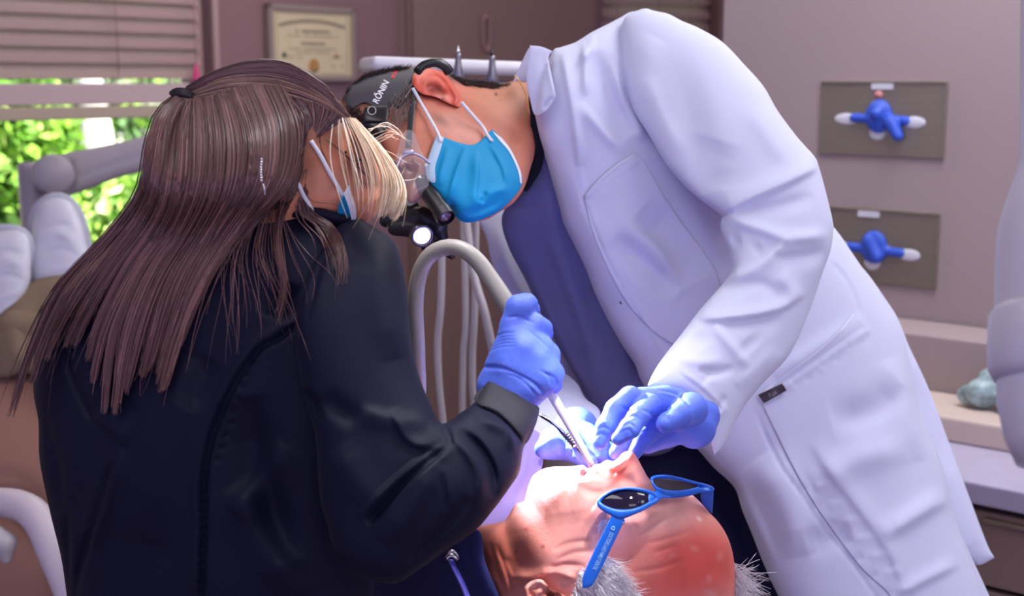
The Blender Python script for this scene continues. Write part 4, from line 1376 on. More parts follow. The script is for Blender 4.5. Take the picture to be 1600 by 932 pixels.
skin_p = blobs('#dc9488', [(1070, 890, 110, 66, -12, '#cc5248', 0.95), (1100, 870, 50, 40, 0, '#c4483e', 0.6), (1040, 810, 50, 26, -20, '#d8a69a', 0.6), (970, 730, 18, 30, 25, '#c65a4c', 0.8), (985, 716, 16, 12, 0, '#d87a6c', 0.6), (962, 742, 12, 12, 0, '#c23a34', 0.7),
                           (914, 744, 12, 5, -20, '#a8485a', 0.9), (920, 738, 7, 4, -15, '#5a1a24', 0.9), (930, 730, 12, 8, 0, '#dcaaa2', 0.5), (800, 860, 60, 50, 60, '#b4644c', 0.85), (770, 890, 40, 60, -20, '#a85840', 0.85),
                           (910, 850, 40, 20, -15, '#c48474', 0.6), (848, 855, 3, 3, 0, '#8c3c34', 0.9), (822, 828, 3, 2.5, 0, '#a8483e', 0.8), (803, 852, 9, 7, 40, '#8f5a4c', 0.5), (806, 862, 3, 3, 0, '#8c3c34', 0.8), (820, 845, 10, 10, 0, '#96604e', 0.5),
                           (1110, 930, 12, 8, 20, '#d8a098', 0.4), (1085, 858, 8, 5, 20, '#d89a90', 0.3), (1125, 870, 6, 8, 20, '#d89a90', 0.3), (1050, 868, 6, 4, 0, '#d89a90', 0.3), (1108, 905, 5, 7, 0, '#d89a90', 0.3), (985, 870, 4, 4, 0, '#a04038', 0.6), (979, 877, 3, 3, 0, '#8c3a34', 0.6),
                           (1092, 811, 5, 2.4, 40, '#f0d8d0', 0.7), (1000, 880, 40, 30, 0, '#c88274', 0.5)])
pe_ol = [(819, 928), (820, 917), (831, 908), (845, 906), (854, 913), (864, 924), (878, 928), (892, 940), (900, 960), (892, 985), (868, 1000), (848, 992), (832, 965)]
PE = Relief(pe_ol, lambda q: PH.depth(q) - 0.006 - 0.012 * np.clip((870 - q[:, 0]) / 50, 0, 1), k=0.4, tmax=0.009, step=2.2,
            strokes=[([(823, 940), (822, 920), (832, 911), (846, 909), (856, 916)], 5, 6.30, 0.1), ([(838, 960), (838, 932), (848, 922)], 4.5, 5.60, 0.15), ([(830, 935), (830, 922), (842, 916)], 3.5, -5.60, 0.2), ([(852, 918), (866, 934), (880, 948)], 9, -12.60), ([(876, 930), (890, 942), (888, 960)], 5, 5.60)])
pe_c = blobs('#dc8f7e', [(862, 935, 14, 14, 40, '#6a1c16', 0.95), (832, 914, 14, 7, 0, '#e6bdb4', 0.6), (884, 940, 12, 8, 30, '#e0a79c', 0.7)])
ptrunk = sdf_piece(chain([(800, 905, 1.42, 56), (700, 880, 1.58, 70), (500, 800, 1.92, 105), (340, 715, 2.2, 90)]) + chain([(330, 690, 2.2, 50), (190, 570, 2.47, 36), (85, 490, 2.64, 24)]) + chain([(300, 670, 2.25, 50), (150, 565, 2.5, 36), (20, 515, 2.57, 24)]), k=0.05, res=0.014, colf=lin('#c9907c'))
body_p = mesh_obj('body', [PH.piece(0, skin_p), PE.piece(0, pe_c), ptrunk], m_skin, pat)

# white hair at the side and back of the head
m_whair = mat('white hair', '#d8d4d6', 0.55, 0.4, attr=True)
wh = [lin('#f4f0f2'), lin('#e6e0e2'), lin('#ffffff'), lin('#d0c6c6')]


def whisp(n, fx, fy, dirf, ln, lift, base, r=0.00028):
    M = 7
    q = np.stack([fx(n), fy(n)], 1)
    s = np.linspace(0, 1, M)
    dv = dirf(q)
    a = rng.normal(0, 0.28, n)
    dv = np.stack([dv[:, 0] * np.cos(a) - dv[:, 1] * np.sin(a), dv[:, 0] * np.sin(a) + dv[:, 1] * np.cos(a)], 1)
    L = q[:, None] + (dv * (ln * (0.5 + rng.random(n)))[:, None])[:, None] * s[None, :, None]
    L[..., 1] += (rng.normal(0, 5, (n, 1)) * s[None] ** 2)
    dep = np.where(np.arange(n)[:, None] >= 0, base(q)[:, None] - lift * np.sin(s * 1.9)[None] * (0.3 + rng.random((n, 1))), 0)
    w = Pn(L.reshape(-1, 2), dep.reshape(-1)).reshape(n, M, 3)
    c = np.array(wh)[rng.integers(0, 4, n)]
    return strands(w, np.full(n, r), c)


pool = np.array([(903, 893), (925, 876), (945, 866), (958, 880), (972, 905), (1000, 940), (1010, 980), (900, 985), (890, 935)], float)


def in_pool(n):
    out = []
    while len(out) < n:
        p = pool.min(0) + rng.random((n, 2)) * (pool.max(0) - pool.min(0))
        out += list(p[inside(p, pool)])
    return np.array(out[:n])


pp_ = in_pool(2600)
hp_ = [whisp(2600, lambda n: pp_[:, 0], lambda n: pp_[:, 1], lambda q: np.stack([0.55 + 0.5 * (q[:, 0] - 890) / 100, 0.85 - 0.2 * (q[:, 0] - 890) / 100], 1), 26, 0.006, PH.depth)]
tt = rng.random(260)
hp_.append(whisp(260, lambda n: 1143 + 6 * rng.random(n), lambda n: 880 + 66 * tt, lambda q: np.stack([0.55 + 0.5 * rng.random(len(q)), 0.5 + 0.5 * rng.random(len(q))], 1), 38, 0.004, lambda q: np.full(len(q), 1.372), 0.0003))
hp_.append(whisp(50, lambda n: 1146 + 6 * rng.random(n), lambda n: 890 + 40 * rng.random(n), lambda q: np.stack([0.8 + 0.3 * rng.random(len(q)), -0.5 + 0.9 * rng.random(len(q))], 1), 34, 0.004, lambda q: np.full(len(q), 1.372), 0.0003))
tw = rng.random(70)
hp_.append(whisp(70, lambda n: 962 - 24 * tw, lambda n: 812 + 8 * rng.random(n), lambda q: np.stack([-0.5 + 0.2 * rng.random(len(q)), 0.8 + 0 * q[:, 0]], 1), 16, 0.003, PH.depth, 0.0002))
mesh_obj('hair', hp_, m_whair, pat)

# navy jacket
m_jack = mat('navy jacket cloth', '#23285a', 0.75, 0.3, bump=0.1, bscale=700)
JK = Relief([(560, 870), (640, 850), (700, 846), (738, 828), (752, 836), (757, 874), (771, 911), (790, 960), (800, 1040), (620, 1060), (520, 960)], [(600, 900, 1.50), (700, 880, 1.39), (780, 930, 1.34)], k=0.5, tmax=0.06, step=4,
            strokes=[([(733, 850), (745, 890), (765, 940)], 9, 4), ([(722, 870), (736, 905), (752, 945)], 2.5, -2, 0.05)])
jkt = mesh_obj('jacket', [JK.piece(0), sdf_piece(chain([(700, 880, 1.55, 78), (620, 860, 1.66, 110), (480, 790, 1.9, 150), (350, 720, 2.15, 140)]), k=0.05, res=0.014)], m_jack, pat)
mesh_obj('collar', [Relief([(738, 830), (750, 838), (757, 874), (771, 911), (786, 950), (772, 955), (752, 905), (735, 860)], lambda q: JK.depth(q) - 0.003, k=0.3, tmax=0.008, step=3).piece(0)], m_jack, jkt)

# lilac paper bib under the chin, with its strap and clip
m_bib = mat('lilac paper bib', '#a896d4', 0.8, 0.2, bump=0.2, bscale=300)
bib = empty('dental_bib', P(800, 770, 1.42), 'lilac paper bib spread under the chin of the lying person', 'bib')
BB = Relief([(690, 850), (745, 815), (775, 770), (800, 735), (818, 700), (832, 672), (850, 690), (846, 735), (828, 762), (820, 790), (800, 812), (770, 832), (745, 842), (715, 870)], [(830, 700, 1.47), (700, 850, 1.40), (790, 800, 1.405)], k=0.12, tmax=0.012, step=3.5,
            strokes=[([(822, 690), (810, 740), (780, 790)], (4, 9), 3), ([(835, 690), (822, 745), (800, 790)], (5, 9), 2.5)])
mesh_obj('paper_sheet', [BB.piece(0)], m_bib, bib)
mesh_obj('strap', [tube(Pn(spline([(704, 876), (712, 892), (722, 912), (732, 940), (738, 980)], 14), np.linspace(1.345, 1.30, 14)), 0.0042, 10, flat=0.5)], mat('violet blue strap', '#5a55c0', 0.5), bib)
mesh_obj('metal_clip', [tube(Pn(spline([(700, 868), (704, 862), (712, 864), (716, 872), (711, 876)], 14), np.full(14, 1.34)), 0.0017, 8), tube(Pn(spline([(697, 874), (705, 868), (715, 874)], 8), np.full(8, 1.338)), 0.0022, 8)], mat('chrome clip', '#c8c6c4', 0.2, metal=1.0), bib)

# trousers and shoes far away
m_khaki = mat('khaki cloth', '#8a7862', 0.85, 0.2, var=0.12, vscale=14)
KH = Relief([(-60, 560), (-20, 500), (20, 462), (60, 436), (110, 430), (160, 440), (230, 520), (330, 600), (380, 700), (300, 760), (160, 690), (60, 590), (0, 590)], [(0, 560, 2.52), (100, 440, 2.62), (330, 680, 2.2)], k=0.6, tmax=0.09, step=8,
            strokes=[([(30, 470), (20, 530), (40, 580)], (10, 24), 10), ([(70, 450), (60, 520), (90, 570)], 16, -10)])
mesh_obj('trousers', [KH.piece(0), sdf_piece(chain([(330, 695, 2.2, 72), (190, 575, 2.47, 52), (100, 505, 2.62, 38)]) + chain([(300, 675, 2.25, 70), (150, 570, 2.5, 52), (30, 520, 2.57, 38)]), k=0.05, res=0.014)], m_khaki, pat)
m_shoe = mat('white shoe leather', '#d6d8e6', 0.55, 0.4, var=0.06, vscale=25)
m_sole = mat('pale sole rubber', '#b9bccb', 0.7, 0.3)


def shoe(ol, d, laces):
    R = Relief(ol, [(ol[0][0], ol[0][1], d), (ol[0][0] + 60, ol[0][1] + 130, d - 0.06), (ol[0][0] - 30, ol[0][1] + 130, d - 0.05)], k=0.9, tmax=0.055, step=4,
               strokes=[(laces[0], 8, 5), (laces[1], 3, -4), (laces[2], 3, -3), (laces[3], 5, 3)])
    s = mesh_obj('shoe', [R.piece(0)], m_shoe, pat)
    mesh_obj('sole', [tube(Pn(spline(laces[4], 20), np.full(20, d + 0.01)), 0.012, 8)], m_sole, s)
    return s


shoe([(90, 309), (112, 318), (126, 345), (135, 378), (139, 420), (110, 450), (70, 452), (48, 430), (49, 390), (52, 345), (64, 318)], 2.72,
     [[(60, 380), (90, 365), (122, 380)], [(60, 398), (95, 390), (125, 400)], [(60, 360), (90, 350), (118, 356)], [(58, 430), (95, 420), (130, 425)], [(52, 400), (52, 350), (64, 320), (90, 309), (113, 320), (128, 350), (138, 400)]])
shoe([(10, 360), (34, 362), (46, 378), (48, 420), (44, 450), (20, 490), (-10, 510), (-40, 480), (-45, 420), (-30, 375)], 2.66,
     [[(-20, 420), (10, 408), (40, 418)], [(-20, 440), (10, 430), (42, 440)], [(-20, 400), (10, 392), (38, 398)], [(-20, 470), (10, 462), (40, 455)], [(-45, 440), (-38, 390), (-15, 364), (12, 359), (36, 365), (48, 390), (47, 440)]])

# ---------------------------------------------------------------- sunglasses on the patient
m_bluef = mat('bright blue plastic', '#0a5cc4', 0.35, 0.5)
m_lens = mat('smoky violet lens', '#120c22', 0.05, 0.5)
sg = empty('sunglasses', P(1010, 790, 1.27), 'bright blue sunglasses with dark lenses pushed up on the bald head', 'sunglasses')
SGD = Depth([(935, 786, 1.262), (980, 785, 1.258), (1020, 775, 1.272), (1050, 762, 1.318), (1110, 766, 1.352), (975, 812, 1.254)])
n_out = [(932, 787), (938, 777), (957, 766), (980, 762), (1004, 764), (1018, 768), (1026, 774), (1030, 781), (1024, 787), (1004, 799), (978, 810), (966, 812), (954, 806), (939, 797)]
n_in = [(939.5, 784), (951, 773), (973, 766.5), (996, 768), (1012, 773), (1020.5, 780), (1006, 789), (986, 796), (962, 796), (945, 790)]
f_out = [(1016, 750), (1022, 744.5), (1040, 742.5), (1061, 746), (1087, 753), (1112, 760), (1115, 768), (1098, 770), (1071, 777), (1048, 779), (1032, 777), (1023, 765)]
f_in = [(1020, 751), (1031, 748.5), (1056, 751), (1079, 756), (1091, 760.5), (1070, 766), (1046, 767), (1028, 762)]
rim = [ring_piece(n_out, n_in, SGD, 0.0032), ring_piece(f_out, f_in, SGD, 0.003),
       Relief([(1014, 772), (1024, 768), (1032, 768), (1044, 774), (1048, 779), (1034, 780), (1024, 788), (1014, 786)], lambda q: SGD(q), k=0.6, tmax=0.0035, step=1.6).piece(0)]
mesh_obj('frame', rim, m_bluef, sg)
mesh_obj('lens', [Relief(n_in, lambda q: SGD(q) + 0.0004, k=0.05, tmax=0.001, step=2).piece(0)], m_lens, sg)
mesh_obj('lens', [Relief(f_in, lambda q: SGD(q) + 0.0004, k=0.05, tmax=0.001, step=2).piece(0)], m_lens, sg)
TP = Relief([(955, 806, 1), (976, 812), (972, 822, 1), (931, 906), (920, 918), (910, 920, 1), (912, 898), (930, 858), (953, 812)], lambda q: np.minimum(PH.depth(q), 1.262) - 0.007, k=0.35, tmax=0.0022, step=1.8)
tm = mesh_obj('temple', [TP.piece(0)], m_bluef, sg)
tm['label'] = 'near temple with pale printed lettering'
mesh_obj('temple', [Relief([(1096, 768), (1112, 762, 1), (1115, 768), (1113, 803, 1), (1104, 795), (1097, 784)], [(1105, 770, 1.352), (1108, 800, 1.372), (1090, 770, 1.35)], k=0.4, tmax=0.003, step=1.8).piece(0)], m_bluef, sg)
mesh_obj('hinge_pin', [lathe(TP.at([(974, 818)])[0], (0, -1, 0.2), [(0.0012, -0.002), (0.0012, 0.001)], 10)], mat('chrome pin', '#c8c6c4', 0.2, metal=1), sg)
m_prn = mat('pale blue print', '#8fc4f0', 0.6)
dv = np.array([932.0 - 963, 895.0 - 830])
dv /= np.hypot(*dv)
text_on('lettering', 'DOCTORS LAKE FAMILY DENTAL', TP.depth, (953.5, 831.5), tuple(dv), (dv[1], -dv[0]), 9.4, m_prn, tm, 0.46, 0.0006, 0.006)
mk_ = []
for a0 in (0.3, 2.4, 4.5):
    mk_.append(tube(Pn(np.array([(958 + 2.6 * math.cos(a0 + t), 826 + 2.6 * math.sin(a0 + t)) for t in np.linspace(0, 1.6, 8)]), np.full(8, TP.depth([(958, 826)])[0] - 0.0006)), 0.0006, 6))
mesh_obj('emblem', mk_, m_prn, tm)
# ---------------------------------------------------------------- assistant
asst = empty('person', P(330, 932, 1.28), 'person in a black jacket with long brown hair seen from behind, holding the suction hose', 'person')
asst.location.z = 0.0
ah_ol = [(296, 200), (315, 150), (360, 118), (410, 108), (450, 110), (495, 126), (528, 156), (552, 190), (582, 236), (606, 288), (600, 318), (585, 338), (560, 352), (530, 360), (500, 352), (470, 352), (455, 380), (400, 390), (345, 350), (310, 280)]
AHD = Relief(ah_ol, [(320, 220, 1.285), (600, 280, 1.31), (450, 370, 1.30)], k=0.95, kb=0.9, tmax=0.08, step=4,
             strokes=[([(545, 250), (575, 280), (590, 310)], 18, -10), ([(520, 300), (560, 330)], 14, 3), ([(478, 250), (480, 320)], 14, -4)])
skin_a = blobs('#e2936f', [(560, 270, 26, 40, 30, '#b47a68', 0.6), (510, 290, 40, 30, 0, '#da9c86', 0.6), (575, 288, 12, 6, 20, '#7a4a44', 0.6), (400, 200, 110, 100, 0, '#3a2826', 1.0), (520, 160, 60, 42, 40, '#5a3e38', 1.0)])
atr = sdf_piece(chain([(440, 330, 1.32, 50), (400, 420, 1.34, 70), (340, 560, 1.36, 100), (320, 800, 1.37, 105), (320, 1000, 1.38, 105)]) +
                chain([(540, 430, 1.30, 40), (580, 800, 1.225, 34), (765, 660, 1.27, 20), (795, 612, 1.29, 22)]) + chain([(170, 490, 1.33, 40), (130, 800, 1.36, 30)]), k=0.04, res=0.009, colf=lin('#d2937c'))
mesh_obj('body', [AHD.piece(0, skin_a), atr], m_skin, asst)

m_jet = mat('black stretch cloth', '#0a0c24', 0.6, 0.15, bump=0.08, bscale=1300, sheen=0.02)
TRS = Relief([(395, 318), (440, 322), (500, 332), (545, 340), (590, 358), (618, 400), (630, 470), (625, 560), (610, 700), (590, 850), (580, 1000), (578, 1160), (130, 1160), (112, 1000), (104, 930), (95, 870), (78, 800), (62, 720), (60, 660), (52, 610), (54, 550), (75, 490), (130, 425), (210, 370), (300, 326)],
             [(150, 480, 1.31), (480, 400, 1.30), (330, 700, 1.30), (90, 800, 1.32), (330, 1100, 1.30)], k=0.7, kb=0.7, tmax=0.11, step=4.2, strokes=[
    ([(470, 505), (435, 532), (408, 546), (371, 597), (343, 657), (329, 699), (320, 759), (320, 824), (316, 931), (316, 1000)], (3, 5), -6.08, 0.03),
    ([(460, 498), (425, 520), (396, 540), (358, 590), (330, 650), (316, 699), (307, 759), (307, 824), (303, 931)], 7, 3.80, 0.03),
    ([(178, 722), (155, 800), (130, 880), (114, 950)], (3, 10), -11.40, 0.1), ([(190, 700), (165, 780), (140, 860)], (14, 20), 11.40), ([(106, 800), (108, 870), (110, 940)], (3, 8), -9.50),
    ([(66, 640), (90, 720), (100, 800)], (5, 14), -9.50), ([(98, 500), (112, 580), (150, 660), (185, 690)], (4, 10), -7.60), ([(150, 640), (180, 680), (200, 690)], 24, 9.50), ([(112, 776), (124, 800), (134, 826)], 4, -4.75),
    ([(300, 560), (260, 700), (230, 850)], (40, 60), 13.30), ([(390, 620), (410, 740), (450, 880)], (26, 50), -19.00), ([(360, 760), (420, 860), (470, 940)], 30, 13.30), ([(330, 560), (290, 640)], 20, -7.60), ([(450, 440), (430, 500)], 26, -13.30),
    ([(360, 800), (400, 760), (440, 690)], (14, 30), 11.40), ([(470, 520), (500, 545), (520, 560)], 14, -19.00)]
    + [([(406 - i * 7.2 + 5 * (i > 5), 546 + i * 19), (394 - i * 7.2 + 5 * (i > 5), 550 + i * 19)], 3.2, -3.04) for i in range(10)]
    + [([(330 - i * 0.5, 740 + i * 14), (310 - i * 0.5, 744 + i * 14)], 3.2, -3.04) for i in range(14)])
ARM = Relief([(545, 341), (590, 358), (612, 374), (625, 400), (635, 450), (641, 520), (652, 580), (672, 630), (690, 662), (720, 645), (742, 628), (757, 603), (768, 592), (800, 594), (825, 612), (842, 640), (836, 662), (819, 695), (812, 736), (798, 760), (771, 797), (743, 829), (697, 861), (650, 894), (618, 912), (585, 908), (553, 894), (525, 866), (511, 820), (500, 778), (495, 708), (490, 671), (476, 620), (466, 574), (460, 520), (470, 450), (500, 390)],
             [(560, 400, 1.265), (560, 560, 1.235), (560, 780, 1.195), (640, 860, 1.185), (700, 760, 1.205), (760, 690, 1.245), (810, 620, 1.285)], k=0.9, kb=0.8, tmax=0.07, step=3.6, strokes=[
    ([(702, 697), (664, 728), (614, 776), (574, 822)], (4, 16), -12.15, 0.15), ([(706, 690), (660, 718), (606, 762), (560, 812)], (16, 5), 9.45), ([(690, 664), (702, 684), (700, 700)], 6, -5.40),
    ([(716, 672), (748, 698), (770, 736), (772, 780)], (6, 12), -10.80), ([(698, 676), (728, 704), (748, 744), (744, 800)], (14, 8), 6.75), ([(744, 650), (790, 672), (806, 706)], (5, 12), 6.75), ([(733, 634), (775, 648), (808, 680), (818, 696)], 3.5, -4.05, 0.1),
    ([(690, 740), (694, 770), (700, 800)], 4, -3.38), ([(560, 640), (610, 655), (668, 660)], (10, 20), 5.40), ([(500, 620), (530, 640), (560, 660)], 16, -6.75), ([(470, 610), (490, 625), (500, 660)], (5, 10), -9.45),
    ([(585, 380), (600, 470), (625, 560)], (26, 30), 6.75), ([(520, 700), (560, 760), (600, 800)], 30, 6.75), ([(680, 720), (640, 800), (600, 850)], (18, 26), 8.10), ([(610, 640), (640, 690), (690, 700)], (12, 5), 5.40),
    ([(735, 780), (700, 820), (640, 880)], (6, 12), -6.75), ([(548, 344), (505, 410), (480, 500)], (4, 9), -4.05)])
jk = mesh_obj('jacket', [TRS.piece(0), ARM.piece(0)], m_jet, asst)
m_cuff = mat('black knit cuff', '#26252e', 0.7, 0.3, bump=0.3, bscale=900)
CUF = Relief([(741, 626), (757, 602), (768, 591, 1), (784, 590), (800, 593), (825, 611), (843, 639, 1), (837, 664), (821, 694), (806, 674), (778, 648)], lambda q: ARM.depth(q) - 0.001, k=0.12, tmax=0.006, step=2.6)
mesh_obj('cuff', [CUF.piece(0)], m_cuff, jk)
mesh_obj('collar', [Relief([(360, 320), (385, 300), (425, 306), (470, 318), (520, 330), (545, 340), (530, 350), (470, 342), (420, 336), (380, 336)], [(440, 320, 1.265)], k=0.6, tmax=0.02, step=4).piece(0)], m_jet, jk)

# right hand in its glove, closed on the hose
ha = chain([(784, 612, 1.29, 38), (806, 570, 1.285, 40), (810, 535, 1.285, 34), (803, 508, 1.285, 20)]) + chain([(812, 618, 1.29, 32), (842, 580, 1.285, 33), (838, 548, 1.285, 27), (826, 526, 1.285, 22)]) + chain([(776, 600, 1.29, 30), (790, 545, 1.285, 20)]) + chain([(810, 606, 1.288, 36), (842, 590, 1.288, 32)])
ha += [('c', P(792, 600, 1.275), P(818, 545, 1.27), 0.014, 0.013), ('c', P(822, 600, 1.276), P(836, 560, 1.273), 0.013, 0.012)]
ha += chain([(803, 512, 1.285, 21), (811, 482, 1.285, 20), (822, 477, 1.295, 17), (830, 484, 1.31, 12), (832, 494, 1.325, 9.5)])
ha += chain([(818, 515, 1.285, 20), (836, 508, 1.287, 16), (849, 513, 1.292, 12.5), (852, 521, 1.31, 10.5), (849, 530, 1.325, 9.5)])
ha += chain([(842, 550, 1.285, 20), (860, 553, 1.29, 13), (863, 560, 1.31, 10.5), (858, 566, 1.33, 9.5)])
ha += chain([(850, 582, 1.288, 24), (867, 584, 1.29, 12.5), (867, 602, 1.305, 10), (862, 612, 1.32, 9)])
ha += chain([(790, 545, 1.30, 18), (795, 510, 1.335, 13), (806, 488, 1.345, 10)])
gv = mesh_obj('glove', [sdf_piece(ha, k=0.006, res=0.0014)], m_glove, asst)
# glove wrinkles
wr = [([(748, 573), (778, 574), (805, 584), (835, 600), (852, 616)], (2.5, 5), -1.5, .1), ([(770, 578), (812, 590), (850, 622)], 3, 1.0), ([(782, 582), (815, 594), (848, 628)], 2, -1.0), ([(790, 497), (812, 495), (835, 506)], 2.0, -1.2)]
wr += [([(770 - i * 2.4, 530 + i * 5), (785, 522 + i * 5), (806, 520 + i * 5.5)], 1.8, -0.8) for i in range(5)]
wr += [([(842 + i * 5, 578 + i * 1.5), (856 + i * 3.5, 588 + i * 1.8), (862 + i * 2.2, 606)], 1.7, -0.9) for i in range(5)]
wr += [([(824, 515), (842, 530), (862, 548)], 2, -0.9)]
wrinkle(gv, wr, 1.30)

# hair: a solid underlayer and many strands over it
m_hair = mat('long brown hair', '#4a3230', 0.3, 0.6, attr=True)
HC = Relief([(229, 215), (246, 176), (270, 152), (298, 139), (335, 114), (385, 98), (430, 96), (478, 109), (520, 143), (543, 181), (528, 194), (498, 204), (484, 222), (474, 256), (466, 290), (454, 318), (430, 328), (380, 332), (320, 336), (262, 330), (226, 306), (222, 260)],
            [(250, 220, 1.255), (400, 150, 1.285), (540, 190, 1.30), (430, 330, 1.24), (300, 330, 1.22)], k=0.9, kb=0.8, tmax=0.085, step=4,
            strokes=[([(292, 152), (284, 180), (272, 215), (262, 260)], (9, 7), -12, 0.1), ([(262, 170), (248, 210), (240, 260)], 12, 5), ([(480, 180), (440, 150), (360, 140), (300, 152)], (6, 12), -4), ([(390, 180), (410, 250), (400, 310)], 40, 6)])
FALL = Relief([(240, 250), (330, 270), (430, 300), (425, 330), (385, 370), (340, 420), (300, 470), (262, 500), (215, 520), (170, 500), (130, 490), (100, 500), (85, 490), (100, 460), (170, 390), (222, 320)],
              lambda q: np.minimum(TRS.depth(q), 1.25) - 0.002, k=0.12, kb=0.05, tmax=0.012, step=4.5)
hb_c = lambda q: np.tile(lin('#2a1a19'), (len(q), 1))


def hair_depth(q):
    d = np.full(len(q), 1.262)
    for r in (HC, FALL, TRS, ARM):
        m = inside(q, r.poly)
        if m.any():
            d[m] = np.minimum(d[m], r.depth(q[m]))
    return d


def tones(n, names, lo=0.45, hi=1.45):
    c = np.array([lin(x) for x in names])
    return c[rng.integers(0, len(names), n)] * (lo + (hi - lo) * rng.random((n, 1)))


BR = ['#6a4a48', '#573a39', '#7a5652', '#8c6660', '#6e4d4a', '#604341']
hp = [HC.piece(0, hb_c), FALL.piece(0, hb_c)]
g_back = [[(280, 148), (246, 178), (228, 240), (217, 300), (165, 370), (90, 450), (45, 550), (13, 655)],
          [(282, 150), (256, 188), (244, 260), (224, 330), (158, 420), (92, 530), (66, 640)],
          [(290, 156), (272, 200), (266, 270), (248, 340), (190, 425), (140, 530), (112, 650)],
          [(300, 158), (300, 220), (296, 290), (272, 355), (222, 430), (182, 530), (168, 668)],
          [(330, 150), (340, 220), (334, 300), (306, 360), (255, 450), (222, 570), (192, 690)],
          [(360, 140), (385, 210), (380, 290), (345, 350), (292, 440), (252, 560), (214, 690)],
          [(400, 132), (425, 200), (420, 280), (385, 332), (335, 405), (288, 500), (246, 640)],
          [(440, 135), (466, 200), (458, 270), (425, 318), (375, 360), (325, 440), (280, 540)]]
L, u = hair_sheet(g_back, 3000, 22, 4, 3.5, hair_depth, 0.0025, 0.010, clump=17, fly=0.03, lenj=0.26)
hp.append(strands(L, 0.00042 + 0.0003 * rng.random(len(L)), tones(len(L), BR)))
# ribbons that read as locks
L, u = hair_sheet(g_back, 260, 22, 3, 4, hair_depth, 0.004, 0.006, clump=17, lenj=0.25)
hp.append(strands(L, 0.0011 + 0.0006 * rng.random(len(L)), tones(len(L), BR), n=5))
g_top = [[(562, 208), (520, 176), (450, 152), (370, 142), (300, 154)], [(548, 188), (500, 152), (430, 126), (352, 126), (292, 148)], [(532, 166), (482, 126), (420, 108), (350, 114), (288, 144)], [(505, 132), (450, 99), (395, 95), (335, 112), (284, 142)]]
L, u = hair_sheet(g_top, 900, 16, 3, 3, hair_depth, 0.002, 0.006, clump=18, fly=0.0, lenj=0.05)
tc = tones(len(L), BR)
fair = rng.random(len(L)) < 0.22 * (u < 1.6) + 0.03
tc[fair] = tones(int(fair.sum()), ['#b08a70', '#c8a688', '#96735e'])
hp.append(strands(L, 0.00042 + 0.0002 * rng.random(len(L)), tc))
g_mid = [[(300, 160), (310, 230), (306, 300)], [(350, 150), (380, 210), (390, 290), (350, 350)], [(400, 145), (440, 190), (446, 250), (410, 320)], [(450, 150), (480, 185), (472, 250), (448, 318)], [(500, 165), (496, 196), (480, 240), (466, 300)], [(540, 184), (514, 198), (490, 218), (478, 262)]]
L, u = hair_sheet(g_mid, 1200, 14, 4, 5, hair_depth, 0.003, 0.007, clump=22, fly=0.02, lenj=0.15)
hp.append(strands(L, 0.00042 + 0.0002 * rng.random(len(L)), tones(len(L), BR + ['#5e4a50', '#544550'])))
g_side = [[(462, 230), (448, 290), (436, 340), (438, 400), (446, 450), (434, 510)], [(480, 240), (462, 300), (440, 335), (430, 380), (441, 440), (436, 490)]]
L, u = hair_sheet(g_side, 90, 18, 4, 6, hair_depth, 0.003, 0.004, fly=0.08, lenj=0.3)
hp.append(strands(L, np.full(len(L), 0.0004), tones(len(L), BR)))
g_s2 = [[(482, 225), (470, 290), (468, 330), (496, 352), (520, 400), (530, 440)], [(488, 225), (478, 300), (494, 338), (528, 358), (542, 400), (532, 460)]]
L, u = hair_sheet(g_s2, 70, 18, 4, 7, hair_depth, 0.003, 0.004, fly=0.1, lenj=0.35)
hp.append(strands(L, np.full(len(L), 0.0004), tones(len(L), BR)))
g_fly = [[(400, 330), (350, 380), (330, 460), (320, 560)], [(420, 320), (400, 400), (420, 480), (430, 570)], [(440, 330), (480, 400), (500, 440), (490, 480)]]
L, u = hair_sheet(g_fly, 40, 14, 10, 30, hair_depth, 0.003, 0.006, fly=0.4, lenj=0.5)
hp.append(strands(L, np.full(len(L), 0.00028), tones(len(L), BR, 1.0, 1.5)))
hobj = mesh_obj('hair', hp, m_hair, asst)
# fair front locks, lamp light on them partly put into the pale tones
BL = ['#ecd6b4', '#f4e6cc', '#d8b894', '#cfae8c', '#fbf0dc', '#b89878']
g_fr = [[(520, 192, 1.235), (516, 240, 1.225), (528, 290, 1.222), (548, 338, 1.225)], [(535, 185, 1.242), (545, 230, 1.23), (556, 290, 1.228), (562, 345, 1.23)], [(548, 184, 1.25), (578, 232, 1.24), (594, 285, 1.235), (584, 345, 1.232)],
        [(552, 186, 1.26), (592, 238, 1.25), (614, 290, 1.242), (598, 350, 1.235)], [(556, 190, 1.28), (598, 240, 1.27), (626, 296, 1.255), (606, 350, 1.24)], [(558, 192, 1.30), (602, 242, 1.285), (628, 298, 1.265), (616, 345, 1.245)]]
L, u = hair_sheet(g_fr, 900, 14, 2.5, 6, None, 0.0, 0.012, clump=16, fly=0.04, lenj=0.12)
keep = rng.random(len(u)) > np.interp(u, [0, 2, 3, 4], [0.95, 0.9, 0.6, 0.0])
L = L[keep]
fl_ = [strands(L, 0.00042 + 0.0002 * rng.random(len(L)), tones(len(L), BL, 0.8, 1.1))]
g_w = [[(572, 206, 1.27), (605, 190, 1.27), (628, 205, 1.27), (645, 222, 1.28)], [(585, 222, 1.27), (610, 212, 1.27), (632, 226, 1.27), (640, 236, 1.28)], [(592, 238, 1.27), (612, 262, 1.27), (630, 276, 1.27), (650, 272, 1.28)]]
L, u = hair_sheet(g_w, 11, 14, 7, 12, None, 0.0, 0.02, fly=0.5, lenj=0.4)
fl_.append(strands(L, np.full(len(L), 0.0003), tones(len(L), BL, 0.9, 1.2)))
